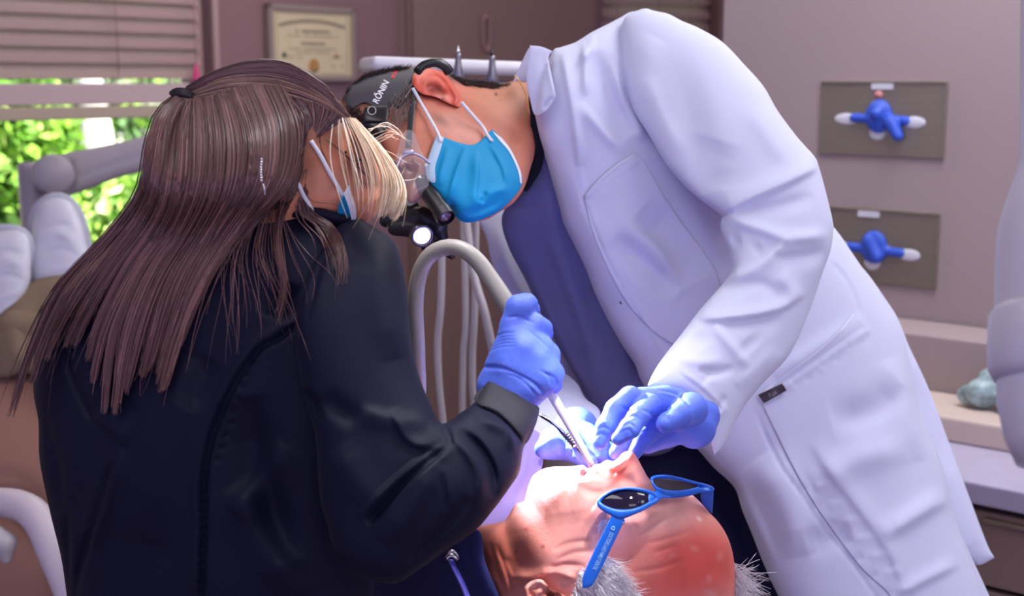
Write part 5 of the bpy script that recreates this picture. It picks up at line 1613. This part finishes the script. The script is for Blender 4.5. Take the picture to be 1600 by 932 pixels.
for w_ in ([(575, 208), (600, 192), (622, 202), (634, 220)], [(575, 202), (605, 198), (628, 214), (644, 222)], [(598, 256), (606, 268), (620, 260), (628, 240)], [(588, 246), (610, 268), (624, 276), (634, 260)], [(600, 250), (612, 276), (640, 282), (658, 274)]):
    fl_.append(strands(Pn(spline(w_, 16), np.full(16, 1.275)).reshape(1, 16, 3), np.array([0.00045]), np.array([lin('#f0e6d8')])))
fo = mesh_obj('fair_front_hair', fl_, m_hair, asst)
fo['label'] = 'fair front locks paled by painted lamp light'
# hair tie, earring, mask, glasses arm
tie = []
for k in range(5):
    q = spline([(268 + 1.5 * k, 146 + 1.2 * k), (277, 141 + 3.2 * k), (290, 142 + 3.4 * k), (300, 149 + 3.0 * k), (302 - 1.5 * k, 158 + 2.2 * k)], 14)
    tie.append(tube(Pn(q, hair_depth(q).min() + 0.004 + 0.012 * (np.linspace(-1, 1, 14) ** 2) - 0.002 * (2 - abs(k - 2))), 0.0027, 8))
mesh_obj('hair_tie', tie, mat('black elastic', '#16161c', 0.6, 0.4), asst)
er = []
for i in range(9):
    er.append(lathe(P(408.5 - 0.4 * i + 0.05 * i * i, 249 + 4.2 * i, 1.166), (0, -1, 0), [(0.0004, -0.0012), (0.0012, -0.0006), (0.0012, 0.0006), (0.0004, 0.0012)], 8))
er.append(tube([P(408, 284, 1.167), P(412, 290, 1.167), P(414, 300, 1.167), P(414, 308, 1.168)], 0.0005, 6))
mesh_obj('earring', er, mat('sparkling silver', '#dcdce4', 0.12, metal=1), asst)
AM = Relief([(537, 305, 1), (548, 314), (557, 338), (560, 356), (575, 372), (560, 380), (525, 362, 1), (527, 340), (530, 318)], lambda q: AHD.depth(q) - 0.008, k=0.2, tmax=0.01, step=2.5)
am = mesh_obj('face_mask', [AM.piece(0)], m_maskb, asst)
mesh_obj('mask_edge', [Relief([(537, 303, 1), (545, 290), (550, 303), (556, 325), (556, 350, 1), (551, 350), (545, 325)], lambda q: np.minimum(AM.depth(q), AHD.depth(q)) - 0.010, k=0.1, step=2).piece(0)], m_maskw, am)
ear_loop([(486, 220), (500, 242), (516, 272), (528, 292), (537, 308)], [AHD], 0.0021, 'ear_loop', am)
ear_loop([(456, 268), (466, 288), (474, 305), (484, 322), (490, 334)], [AHD], 0.0021, 'ear_loop', am)
gp = spline([(508, 216), (540, 243), (565, 267), (584, 285)], 16)
gd = AHD.depth(gp) - 0.006
ga = mesh_obj('eyeglass_temple', [tube(Pn(gp, gd), 0.0009, 8)], mat('bronze wire', '#6e5a50', 0.3, metal=0.6), asst)
mesh_obj('eyeglass_hinge', [lathe(Pn(np.array([[x, y]]), AHD.depth([[x, y]]) - 0.008)[0], (0, -1, 0), [(r, -0.001), (r, 0.001)], 10) for x, y, r in ((540, 238, .0014), (554, 251, .0015), (561, 256, .0017), (563, 250, .0013))], m_black, ga)
# ---------------------------------------------------------------- suction hose and hand instrument
m_hose = mat('warm grey hose', '#908d86', 0.42, 0.5, bump=0.05, bscale=40)
m_tip = mat('white plastic tip', '#e6e4ea', 0.4, 0.5)
sh = empty('suction_hose', P(652, 600, 1.34), 'grey suction hose looped up from below into the blue gloved fist', 'suction hose')
hpth = [(520, 1050, 1.46), (592, 850, 1.43), (648, 650, 1.385), (652, 560, 1.37), (649, 480, 1.36), (655, 430, 1.355), (671, 400, 1.35), (696, 387, 1.345), (722, 390, 1.34), (746, 408, 1.335), (768, 438, 1.33), (790, 472, 1.322), (810, 508, 1.315), (826, 540, 1.312)]
sp = spline(hpth, 90)
mesh_obj('hose', [tube([P(*p) for p in sp], np.interp(np.arange(90), [0, 70, 84, 89], [0.0086, 0.0086, 0.0098, 0.0095]), 20)], m_hose, sh)
hd = spline([(800, 488, 1.318), (815, 518, 1.314), (832, 552, 1.311)], 8)
mesh_obj('handpiece', [tube([P(*p) for p in hd], 0.0108, 18)], m_grey, sh)
tp_ = spline([(830, 548, 1.312), (848, 588, 1.311), (864, 620, 1.311), (896, 676, 1.311), (924, 727, 1.312)], 24)
mesh_obj('suction_tip', [tube([P(*p) for p in tp_], np.linspace(0.0062, 0.0034, 24), 16)], m_tip, sh)

m_chrome = mat('polished steel', '#b9bac2', 0.18, metal=1.0)
ins = empty('dental_probe', P(880, 675, 1.385), 'thin steel probe held by the far blue glove beside the suction tip', 'dental instrument')
ip = spline([(842, 648, 1.40), (862, 660, 1.392), (884, 680, 1.385), (900, 698, 1.378)], 16)
mesh_obj('handle', [tube([P(*p) for p in ip], np.interp(np.linspace(0, 1, 16), [0, .1, .5, .55, .6, 1], [.0012, .0022, .0022, .0034, .0036, .0034]), 12)], m_chrome, ins)
mesh_obj('grip_rings', [tube([P(884 + k * 3.2, 680 + k * 3.6, 1.385 - k * .0014), P(885.4 + k * 3.2, 681.6 + k * 3.6, 1.3845 - k * .0014)], 0.0039, 12) for k in range(5)], m_black, ins)
mesh_obj('working_tip', [tube([P(*p) for p in spline([(900, 698, 1.378), (910, 710, 1.37), (918, 722, 1.36), (922, 732, 1.352)], 10)], np.linspace(0.002, 0.0006, 10), 10)], m_chrome, ins)

# ---------------------------------------------------------------- loupes with headlight on the doctor
lo = empty('loupe_headset', P(600, 200, 1.58), 'dark headset with magnifying loupes, clear shield and lit headlight on the bent head', 'headset')
BND = Relief([(536, 154, 1), (545, 137), (567, 124), (595, 115), (622, 110), (646, 108, 1), (645, 120), (640, 132), (628, 148), (618, 166, 1), (590, 168), (570, 160), (556, 166), (545, 168)], lambda q: HD.depth(q) - 0.003, k=0.15, tmax=0.004, step=2.2)
bd = mesh_obj('headband', [BND.piece(0)], m_band, lo)
edge = spline([(622, 168), (634, 150), (648, 130), (660, 112)], 14)
mesh_obj('band_edge', [tube(Pn(edge, HD.depth(edge) - 0.004), 0.0028, 8)], m_black, bd)
bk = spline([(652, 112), (662, 102), (680, 98), (694, 104), (701, 114)], 14)
mesh_obj('rear_strap', [tube(Pn(bk, np.linspace(1.575, 1.60, 14)), 0.0055, 10), tube(Pn(bk + [3, -2], np.linspace(1.585, 1.61, 14)), 0.0045, 10)], m_black, lo)
tx = np.array([607.0 - 588, 127 - 163.0])
ex = tx / np.hypot(*tx)
text_on('lettering', 'R\u014cNIN', BND.depth, (590, 163), tuple(ex), (ex[1], -ex[0]), 13.5, mat('white print', '#e8e8f0', 0.6), bd, 0.92, 0.0008, 0.02)
text_on('red_lettering', '\u00d7\u00d7', BND.depth, (617.5, 124.5), tuple(ex), (ex[1], -ex[0]), 14, mat('red print', '#d8202c', 0.6), bd, 0.85, 0.0008, 0.03)
BX = Relief([(570, 167, 1), (606, 165, 1), (607, 178), (604, 190, 1), (568, 192, 1), (567, 180)], lambda q: HD.depth(q) - 0.007, k=0.4, tmax=0.006, step=2)
bx = mesh_obj('battery_clip', [BX.piece(0)], m_black, lo)
rg = [(581 + 6.3 * math.cos(t), 173 + 6.3 * math.sin(t)) for t in np.linspace(0, 2 * PI, 25)]
mesh_obj('ring', [tube(Pn(np.array(rg), BX.depth(np.array(rg)) - 0.0004), 0.0007, 6, cap=False)], m_grey, bx)
FB = Relief([(567, 190), (604, 189), (602, 206), (592, 222), (606, 240), (626, 262), (618, 272), (598, 254), (578, 226), (568, 206)], lambda q: HD.depth(q) - 0.004, k=0.3, tmax=0.006, step=2.4)
mesh_obj('front_arm', [FB.piece(0)], m_black, lo)
# spectacle arm, clear side shield and lens
TA = Relief([(644, 138, 1), (651, 142, 1), (648, 170), (645, 202), (643, 232, 1), (633, 232, 1), (636, 200), (640, 168)], lambda q: HD.depth(q) - 0.010, k=0.3, tmax=0.003, step=1.8)
mesh_obj('temple_arm', [TA.piece(0)], mat('dark temple', '#26262c', 0.4), lo)
m_clear = mat('clear plastic', (0.95, 0.95, 1.0), 0.04, 0.6, trans=0.9, coat=0.3)
m_clear.node_tree.nodes['Principled BSDF'].inputs['IOR'].default_value = 1.12
SHD = Relief([(632, 206), (646, 206), (654, 226), (663, 246), (672, 262), (666, 300), (640, 322), (622, 300), (617, 272), (621, 236)], lambda q: HD.depth(q) - 0.013, k=0.06, kb=0.02, tmax=0.003, step=2.4)
shd = mesh_obj('side_shield', [SHD.piece(0)], m_clear, lo)
fr_ = spline([(620, 262), (628, 246), (644, 240), (660, 246), (672, 256)], 16)
mesh_obj('shield_rim', [tube(Pn(fr_, SHD.depth(fr_) - 0.001), 0.0016, 8), tube(Pn(np.array([[630, 240], [646, 238]]), SHD.depth(np.array([[630, 240], [646, 238]])) - 0.0015), 0.0034, 8)], mat('glossy lilac rim', '#b8b4d8', 0.1, 0.8, coat=0.6), shd)


def barrel(name, a, b, r0, r1, parent, lens=True):
    A, B = P(*a), P(*b)
    ax = (B - A)
    Ln = ax.length
    o = mesh_obj(name, [lathe(A, ax, [(r0 * .6, 0), (r0 * .92, 0.0015), (r0, 0.005), (r0, Ln * .78), (r1, Ln * .80), (r1, Ln * .99), (r1 * .86, Ln), (r1 * .82, Ln - 0.004)], 28)], m_black, parent, sharp=35)
    if lens:
        mesh_obj('lens', [lathe(A + ax.normalized() * (Ln - 0.003), ax, [(r1 * .8, 0), (r1 * .5, 0.0012), (0.0004, 0.0016)], 24)], mat('coated lens', '#5a3a50', 0.06, 0.8, coat=0.6), o)
    return o


barrel('loupe_barrel', (657, 282, 1.520), (698, 342, 1.480), 0.0105, 0.0115, lo)
barrel('loupe_barrel', (632, 312, 1.60), (672, 384, 1.565), 0.0105, 0.0115, lo)
mesh_obj('bridge_housing', [sdf_piece(chain([(604, 344, 1.57, 12), (630, 342, 1.56, 13), (660, 340, 1.55, 16), (684, 352, 1.55, 14), (692, 372, 1.56, 9)]) + chain([(618, 356, 1.56, 13), (650, 358, 1.55, 14)]) + chain([(640, 318, 1.57, 12), (652, 345, 1.555, 14)]) + chain([(690, 390, 1.56, 6), (706, 400, 1.56, 6)]), k=0.004, res=0.0016)], m_black, lo)
hl = P(657, 365, 1.545)
tgt = P(915, 738, 1.33)
ad = (tgt - hl).normalized()
view = (Vector((0, 0, CAMZ)) - hl).normalized()
ad2 = (ad * 0.55 + view * 0.6).normalized()
hb_ = mesh_obj('headlight', [lathe(hl - ad2 * 0.012, ad2, [(0.006, 0), (0.012, 0.003), (0.0142, 0.012), (0.0142, 0.021), (0.0112, 0.023), (0.0105, 0.019)], 28)], mat('satin grey metal', '#6a6a74', 0.25, metal=0.8), lo)
mesh_obj('lit_lens', [lathe(hl + ad2 * 0.0075, ad2, [(0.0104, 0), (0.0098, 0.002), (0.0004, 0.0026)], 24)], mat('lit lens', '#ffffff', 0.3, emit='#f4f6ff', estr=3.0), hb_)
lt = spot('headlight_beam', hl + ad2 * 0.03, P(950, 690, 1.34), 100, (0.82, 0.80, 1.0), 44, 0.8, 0.006)

# ---------------------------------------------------------------- delivery tray with handpieces behind the doctor
dl = empty('delivery_tray', P(700, 105, 2.3), 'white instrument rail with upright handpieces behind the bent head', 'delivery unit')
ra, rb = P(583, 101, 2.25), P(900, 112, 2.35)
rax = (rb - ra).normalized()
rn = rax.cross(UZ).normalized()
mesh_obj('rail', [box((ra + rb) / 2, ((rb - ra).length + 0.03, 0.16, 0.026), (rax, rn, rax.cross(rn) * -1), 0.012, 4)], m_white, dl)
mesh_obj('tray_body', [box((ra + rb) / 2 - UZ * 0.05 - rn * 0.02, ((rb - ra).length - 0.02, 0.13, 0.06), (rax, rn, UZ), 0.012, 3)], m_grey, dl)
mesh_obj('post', [lathe(P(880, 300, 2.36), -UZ, [(0.03, -0.2), (0.03, 0.9)], 20)], m_grey, dl)
m_hpm = mat('handpiece metal', '#85848c', 0.28, metal=0.75)
for x, y0, y1, dk in ((716, 88, 130, False), (769, 82, 134, True)):
    A = P(x, y1, 2.15)
    o = mesh_obj('handpiece', [lathe(A, UZ, [(0.010, 0), (0.0105, 0.01), (0.006, 0.03), (0.005, 0.044), (0.0046, 0.05)], 16)], m_hpm, dl)
    mesh_obj('bur', [lathe(A + UZ * 0.048, UZ, [(0.0035, 0), (0.0035, 0.006), (0.0012, 0.008), (0.0012, 0.014)], 12)], m_black if dk else m_chrome, o)
m_tubing = mat('pale grey tubing', '#b7b2b8', 0.45)
tubs = [[(712, 160, 2.12), (735, 400, 2.05), (760, 500, 2.0), (778, 620, 2.0), (770, 800, 2.05), (740, 900, 2.1)],
        [(720, 200, 2.14), (728, 480, 2.1), (724, 560, 2.1), (726, 700, 2.1), (760, 860, 2.1)],
        [(690, 200, 2.14), (690, 450, 2.1), (684, 540, 2.1), (690, 640, 2.1), (712, 780, 2.1), (760, 880, 2.12)],
        [(745, 200, 2.14), (742, 470, 2.1), (738, 560, 2.1), (742, 640, 2.1), (770, 800, 2.1)]]
for t in tubs:
    mesh_obj('tubing', [tube([P(*p) for p in spline(t, 50)], 0.0068 if t is tubs[0] else 0.006, 12)], m_tubing, dl)

# ---------------------------------------------------------------- light arm in front of the window
m_arm = mat('lilac grey enamel', '#a49ca4', 0.45, 0.5)
la = empty('lamp_arm', P(55, 300, 2.5), 'grey jointed lamp arm crossing in front of the garden window', 'lamp arm')
ARMB = Relief([(60, 258), (100, 240), (160, 228), (215, 215), (300, 190), (420, 160), (425, 190), (300, 235), (230, 265), (180, 280), (110, 306), (80, 306), (62, 296)], [(60, 280, 2.94), (420, 170, 3.05)], k=0.6, tmax=0.03, step=5, strokes=[([(100, 285), (160, 262), (230, 240)], 3, -3, .05), ([(108, 245), (112, 275), (106, 302)], 4, -4, .1)])
mesh_obj('arm', [ARMB.piece(0)], m_arm, la)
mesh_obj('post', [lathe(P(56, 370, 2.98), UZ, [(0.032, -0.9), (0.032, 0.0), (0.031, 0.16), (0.028, 0.172)], 24)], m_arm, la)
mesh_obj('joint_cap', [lathe(P(83, 273, 2.885), (P(83, 273, 1) - Vector((0, 0, CAMZ))) * -1, [(0.046, -0.02), (0.046, 0.0), (0.04, 0.009), (0.004, 0.011)], 28)], m_arm, la)

# ---------------------------------------------------------------- dental chair
m_uph = mat('tan upholstery', '#b08670', 0.5, 0.4, bump=0.1, bscale=200, var=0.05, vscale=5)
ch = empty('dental_chair', P(300, 900, 2.1), 'tan upholstered dental chair with pale armrest under the lying person', 'dental chair')
ch.location.z = 0.0
SEAT = Relief([(-80, 600), (0, 582), (50, 585), (120, 640), (260, 720), (420, 800), (560, 860), (700, 900), (800, 940), (900, 1010), (1000, 1060), (960, 1110), (700, 1090), (500, 1040), (250, 960), (90, 880), (60, 790), (0, 770), (-80, 780)], [(0, 680, 2.45), (300, 840, 2.1), (600, 960, 1.72), (960, 1080, 1.42)], k=0.7, tmax=0.10, step=9, strokes=[([(-40, 740), (20, 745), (60, 770)], 6, -8)])
mesh_obj('seat', [SEAT.piece(0)], m_uph, ch)
mesh_obj('seat_shell', [Relief([(-80, 790), (0, 800), (60, 850), (110, 932), (300, 1010), (600, 1100), (600, 1190), (-80, 1190)], [(0, 950, 2.35), (600, 1150, 1.75)], k=0.5, tmax=0.1, step=10).piece(0)], m_uph, ch)
ar = spline([(-70, 790, 2.12), (-20, 786, 2.10), (30, 790, 2.08), (62, 815, 2.06), (85, 870, 2.04), (110, 935, 2.02), (130, 1010, 2.02)], 30)
mesh_obj('armrest', [tube([P(*p) for p in ar], np.interp(np.linspace(0, 1, 30), [0, .4, .6, 1], [.022, .026, .024, .02]), 16)], mat('pale armrest plastic', '#cfc4cc', 0.4), ch)
mesh_obj('lever', [sdf_piece(chain([(-10, 840, 2.05, 20), (8, 850, 2.05, 16), (10, 872, 2.05, 10)]), k=0.01, res=0.004)], m_grey, ch)
mesh_obj('base', [lathe(P(330, 1000, 2.1) * 1.0, -UZ, [(0.12, 0.0), (0.12, 0.3), (0.2, 0.55), (0.22, 0.6)], 28)], m_grey, ch)

# ---------------------------------------------------------------- pale x-ray tube head close to the viewer on the right
cl = empty('xray_tube_head', P(1640, 900, 0.95), 'blurred pale x-ray tube head at the right edge close to the viewer', 'x-ray tube head')  # x-ray tube head hanging from above, not a lamp
m_col = mat('pale lilac enamel', '#bdbac8', 0.4, 0.5)
D0 = 0.95
sc = D0 / F
A = P(1652, 690, D0)
up = ((P(1652, 0, D0) - A).normalized() + 0.3 * (P(1652, 466, 1) - Vector((0, 0, CAMZ))).normalized()).normalized()
mesh_obj('column', [lathe(A, up, [(60 * sc, -40 * sc), (78 * sc, 0), (90 * sc, 60 * sc), (95 * sc, 180 * sc), (95 * sc, 300 * sc), (92 * sc, 350 * sc), (80 * sc, 400 * sc), (64 * sc, 450 * sc), (59 * sc, 480 * sc), (59 * sc, 2500 * sc)], 40)], m_col, cl)
mesh_obj('collar_ring', [lathe(A, up, [(94 * sc, 92 * sc), (104 * sc, 110 * sc), (106 * sc, 150 * sc), (104 * sc, 200 * sc), (95 * sc, 214 * sc)], 40)], m_col, cl)

# ---------------------------------------------------------------- garden outside
def bush(label, c, rad, n, cols, group='shrubs outside the window'):
    root = empty('garden_shrub', (c[0], c[1], 0), label, 'shrub', group)
    m = mat('leaves', cols[0], 0.5, 0.3, attr=True)
    b = m.node_tree.nodes['Principled BSDF']
    p = rng.normal(0, 1, (n, 3))
    p /= np.linalg.norm(p, axis=1, keepdims=True)
    p = p * (rng.random((n, 1)) ** 0.4) * np.array(rad) + np.array(c)
    a = rng.normal(0, 1, (n, 3))
    a /= np.linalg.norm(a, axis=1, keepdims=True)
    b_ = np.cross(a, rng.normal(0, 1, (n, 3)))
    b_ /= np.linalg.norm(b_, axis=1, keepdims=True)
    s = (0.03 + 0.035 * rng.random((n, 1)))
    v = np.stack([p + a * s, p + b_ * s * .45, p - a * s, p - b_ * s * .45], 1).reshape(-1, 3)
    f = np.arange(4 * n).reshape(n, 4)
    cc = np.repeat(np.array([lin(x) for x in cols])[rng.integers(0, len(cols), n)], 4, 0)
    lf = mesh_obj('leaves', [(v, f, 0, cc)], m, root, smooth=False)
    lf['kind'] = 'stuff'
    mesh_obj('stem', [tube([(c[0], c[1], 0), (c[0] + .05, c[1], c[2])], 0.03, 8)], mat('bark', '#6a5848', 0.9), root)


GN = -NL
def og(px, py, dist):
    q = on_plane(px, py, CC + GN * dist, NL)
    return q


LV = ['#93c94e', '#a9dc5c', '#7ab04a', '#d2f08a', '#6a9a48']
LD = ['#86b070', '#a4c690', '#c6d8ba', '#6e9460', '#e2e6de']
tag(mesh_obj('garden_ground', [box(CC + GN * 4.2 - UZ * 0.1, (16, 8, 0.06), (U, NL, UZ))], mat('sunlit lawn', '#7d9a52', 0.9, var=0.4, vscale=3), smooth=False), kind='structure')
q = og(10, 250, 2.3); bush('bright lime shrub at the left edge outside the window', q, (0.35, 0.3, 0.5), 2600, LV)
q = og(85, 200, 3.4); bush('tall grey green shrub outside left of the white post', q, (0.55, 0.5, 0.9), 3000, LD + ['#cfd8c8'])
q = og(220, 215, 2.9); bush('leafy green shrub outside right of the white post', q, (0.6, 0.5, 0.7), 3600, LV + LD)
q = og(165, 350, 2.2); bush('low spiky shrub outside behind the white shoes', q, (0.45, 0.35, 0.28), 2000, LV + ['#d8e8b8'])
for x, lb, w, tilt in ((146, 'white post outside the window above the lamp arm', 0.055, 0.0), (172, 'leaning pale trunk outside below the lamp arm', 0.05, -0.12)):
    q = og(x, 250, 2.5)
    r_ = empty('garden_post' if tilt == 0 else 'pale_trunk', (q.x, q.y, 0), lb, 'post' if tilt == 0 else 'tree trunk')
    top = Vector((q.x, q.y, 2.4)) if tilt == 0 else Vector((q.x, q.y, 1.45)) - U * 0.08
    bot = Vector((q.x, q.y, -0.1)) if tilt == 0 else Vector((q.x, q.y, -0.1)) + U * 0.18
    mesh_obj('shaft', [tube([bot, (bot + top) / 2, top], w, 12)], mat('white paint', '#e8e8e4', 0.6), r_)

tag(mesh_obj('backdrop_wall', [box(CC + GN * 5.2 + UZ * 0.9 - U * 1.5, (9, 0.15, 2.2), (U, NL, UZ))], mat('pale backdrop', '#aeb09c', 0.9, var=0.3, vscale=2), smooth=False), kind='structure')  # added pale backdrop, covers the violet sky behind the shrubs
q2 = on_plane(1025, 20, CC + Wd * 0 - NB * 1.2, NB)
bush('pale green shrub outside the narrow back window', q2, (0.9, 0.4, 0.9), 2200, LV)
